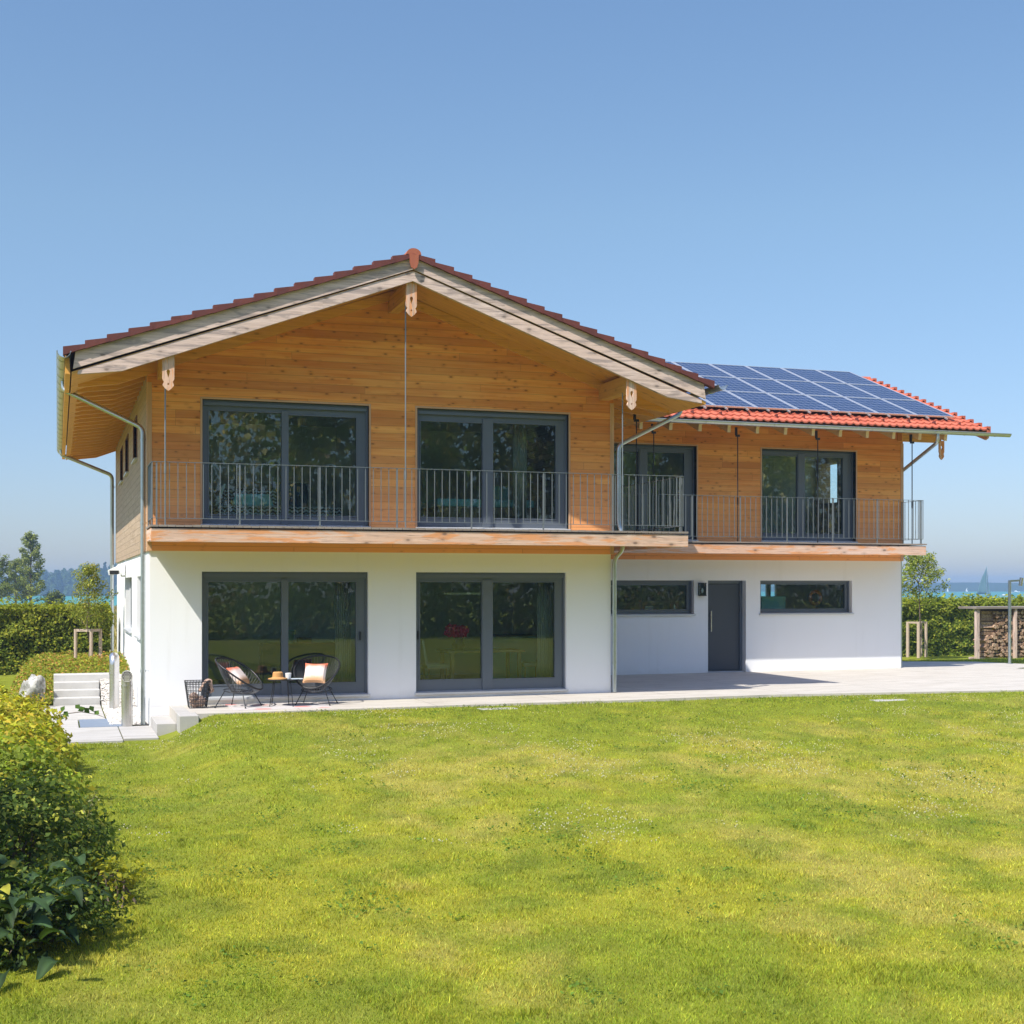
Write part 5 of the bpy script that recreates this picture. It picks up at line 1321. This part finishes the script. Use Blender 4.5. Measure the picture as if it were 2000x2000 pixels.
for D, r, k_, l in ((760, .3615*760, .7, 'small motor boat on the lake left of the garden lamp'), (1150, .3705*1150, 1.0, 'distant motor boat on the lake right of the garden lamp')):
    x, y = at(D, r); t = thing('motor_boat', l, 'motor boat', (x, y, LAKE)); q = lambda a, b, z: (x+a*k_*cs+b*k_*sn, y-a*k_*sn+b*k_*cs, LAKE+z*k_)
    mb = MB(); P = [(-3.5, 1.1, .9), (0, 1.2, 1.0), (3.2, .1, 1.35)]
    for i in range(2):
        (a0, b0, h0), (a1, b1, h1) = P[i], P[i+1]
        for s_ in (-1, 1): mb.face([q(a0, s_*b0, h0), q(a1, s_*b1, h1), q(a1, s_*b1*.4, -.1), q(a0, s_*b0*.7, -.1)])
        mb.face([q(a0, -b0, h0), q(a0, b0, h0), q(a1, b1, h1), q(a1, -b1, h1)])
    mb.build('hull', M['hull_white'], t); mb = MB(); mb.face([q(-1.2, -.7, 1), q(1.2, -.6, 1), q(.6, -.5, 1.9), q(-1.2, -.6, 1.9)]); mb.face([q(-1.2, .7, 1), q(1.2, .6, 1), q(.6, .5, 1.9), q(-1.2, .6, 1.9)]); mb.face([q(-1.2, -.6, 1.9), q(.6, -.5, 1.9), q(.6, .5, 1.9), q(-1.2, .6, 1.9)]); mb.face([q(1.2, -.6, 1), q(1.2, .6, 1), q(.6, .5, 1.9), q(.6, -.5, 1.9)]); mb.build('cabin', M['hull_white'], t)

# ------------------------------------------------------------------ lawn grass
def inside(px, py, poly):
    c = np.zeros(len(px), bool); j = len(poly)-1
    for i in range(len(poly)):
        xi, yi = poly[i]; xj, yj = poly[j]
        if yi != yj: c ^= ((yi > py) != (yj > py)) & (px < (xj-xi)*(py-yi)/(yj-yi)+xi)
        j = i
    return c
def lawn_mask(x, y):
    wob = .05*(fbm(x*3, y*3, 4)-.5)
    m = ~inside(x, y+wob, pts) & ~((x > .0) & (x < 18.7) & (y > -1.5)) & ~((x > -1.64) & (x < .68) & (y > -2.25) & (y < 6.3)) & ~((x > .0) & (x < .67) & (y > -2.02)) & (y < 10.6+8.6*(x > 19.3))
    m &= ~((x > -.55) & (x < .05) & (y > -2.0)) | (y < -2.0)
    return m & ~((x > -2.0) & (y > 4.4) & (x < .2))
NB = 940000
D = 6.3*(46/6.3)**(rng.random(NB)**.92); rr_ = np.clip(rng.normal(0, .30, NB), -.62, .62)*D; rr_ = np.where(rng.random(NB) < .75, rng.uniform(-.44, .44, NB)*D, rng.uniform(-.62, .62, NB)*D)
X = CAM.x+D*sn+rr_*cs; Y = CAM.y+D*cs-rr_*sn
k_ = lawn_mask(X, Y); X, Y, D = X[k_], Y[k_], D[k_]; n = len(X)
Z = ground(X, Y); c = lawn_col(X, Y)
tuft = fbm(X*2.2, Y*2.2, 17, 3)
hgt = rng.uniform(.011, .030, n)*(.75+.7*sstep(.50, .78, tuft))*(1+.5*sstep(.55, .72, fbm(X*7, Y*7, 19, 2)))
edge_long = sstep(-2.9, -1.8, Y)*(X > .6); hgt *= 1+.9*edge_long*rng.random(n)
wd = .0024*np.sqrt(D/8)*rng.uniform(.8, 1.5, n)*1.25
a = rng.uniform(0, 2*np.pi, n); ln = rng.normal(0, .55, (n, 2))*hgt[:, None]
bx2 = np.stack([np.cos(a)*wd, np.sin(a)*wd], 1)
V = np.zeros((n, 3, 3)); V[:, 0, 0] = X-bx2[:, 0]; V[:, 0, 1] = Y-bx2[:, 1]; V[:, 1, 0] = X+bx2[:, 0]; V[:, 1, 1] = Y+bx2[:, 1]; V[:, 0, 2] = Z-.004; V[:, 1, 2] = Z-.004
V[:, 2, 0] = X+ln[:, 0]; V[:, 2, 1] = Y+ln[:, 1]; V[:, 2, 2] = Z+hgt
c = np.clip(c*(1+rng.normal(0, .30, (n, 1)))*np.array([1+rng.normal(0, .10, n), np.ones(n), np.ones(n)]).T*1.25, .01, .8)
o = raw_mesh('lawn_grass', V.reshape(-1, 3), np.arange(n*3).reshape(-1, 3), M['leaf'], None, np.repeat(c, 3, 0))
stuff(o, 'sunlit short lawn with fresh green and dry yellow patches', 'grass')
# darker weeds and clover leaves
n = 60000; D = rng.uniform(6.6, 26, n); r0 = rng.uniform(-.43, .43, n)*D; X = CAM.x+D*sn+r0*cs; Y = CAM.y+D*cs-r0*sn
pt = .6*fbm(X*1.3, Y*1.0+5, 31, 3)+.4*fbm(X*4, Y*3.2, 33, 2); k_ = lawn_mask(X, Y) & (pt+rng.normal(0, .03, n) > .60+.05*sstep(13, 8, D)) & (X > -1.2); X, Y = X[k_], Y[k_]; n = len(X)
o = add_leaves('lawn_weeds', np.stack([X, Y, ground(X, Y)+rng.uniform(.012, .04, n)], 1), rng.normal(0, .35, (n, 3))+[0, 0, 1], rng.uniform(.018, .04, n), colvar(n, (.11, .19, .028), .25), None, .8)
stuff(o, 'darker clover leaves and weeds in patches of the lawn', 'weeds')
n = 15000; D = rng.uniform(13, 26, n); r0 = rng.uniform(-.43, .43, n)*D; X = CAM.x+D*sn+r0*cs; Y = CAM.y+D*cs-r0*sn
pt = fbm(X*.8, Y*.9+5, 51, 3)+.10*sstep(-15, -5, Y); k_ = lawn_mask(X, Y) & (pt+rng.normal(0, .03, n) > .67) & (X > -1); X, Y = X[k_], Y[k_]; n = len(X)
oct_ = np.array([[1, 0, 0], [0, 1, 0], [-1, 0, 0], [0, -1, 0], [0, 0, 1], [0, 0, -1]]); of = np.array([[0, 1, 4], [1, 2, 4], [2, 3, 4], [3, 0, 4], [1, 0, 5], [2, 1, 5], [3, 2, 5], [0, 3, 5]])
c0 = np.stack([X, Y, ground(X, Y)+rng.uniform(.03, .055, n)], 1); s = rng.uniform(.006, .0115, n)
V = (c0[:, None]+oct_[None]*s[:, None, None]).reshape(-1, 3); F4 = (of[None]+6*np.arange(n)[:, None, None]).reshape(-1, 3)
o = raw_mesh('clover_flowers', V, F4, M['leaf'], None, np.repeat(colvar(n, (.62, .60, .46), .12), 6, 0))
stuff(o, 'small white clover flowers scattered in patches over the lawn', 'flowers')
# tall meadow grass behind the hedges
n = 60000; D = rng.uniform(42, 150, n)*1.0; r0 = rng.uniform(-.42, .42, n)*D; X = CAM.x+D*sn+r0*cs; Y = CAM.y+D*cs-r0*sn
k_ = (Y > 14.6+8*(X > 14)); X, Y, D = X[k_], Y[k_], D[k_]; n = len(X); Z = ground(X, Y); a = rng.uniform(0, 6.28, n); hgt = rng.uniform(.10, .34, n); wd = .0009*D
V = np.zeros((n, 3, 3)); V[:, 0] = np.stack([X-np.cos(a)*wd, Y-np.sin(a)*wd, Z-.02], 1); V[:, 1] = np.stack([X+np.cos(a)*wd, Y+np.sin(a)*wd, Z-.02], 1); V[:, 2] = np.stack([X+rng.normal(0, .06, n), Y+rng.normal(0, .06, n), Z+hgt], 1)
o = raw_mesh('meadow_grass', V.reshape(-1, 3), np.arange(n*3).reshape(-1, 3), M['leaf'], None, np.repeat(colvar(n, (.34, .27, .09), .2, (.18, .20, .04), .25), 3, 0))
stuff(o, 'dry yellow meadow between the garden hedges and the lake', 'meadow')

# ------------------------------------------------------------------ haze
HAZE = .00064
if HAZE:
    mb = MB(); mb.box(-1090, 1490, -155, 1695, -8.2, 13.5)
    k = N('haze air'); v = k.n('ShaderNodeVolumePrincipled'); v.inputs['Color'].default_value = (.48, .72, 1.0, 1); v.inputs['Density'].default_value = HAZE
    v.inputs['Anisotropy'].default_value = .2
    k.t.links.new(v.outputs[0], k.out.inputs['Volume'])
    o = mb.build('haze', k.m); o['kind'] = 'stuff'; o['label'] = 'thin blue summer haze over the lake'; o['category'] = 'haze'
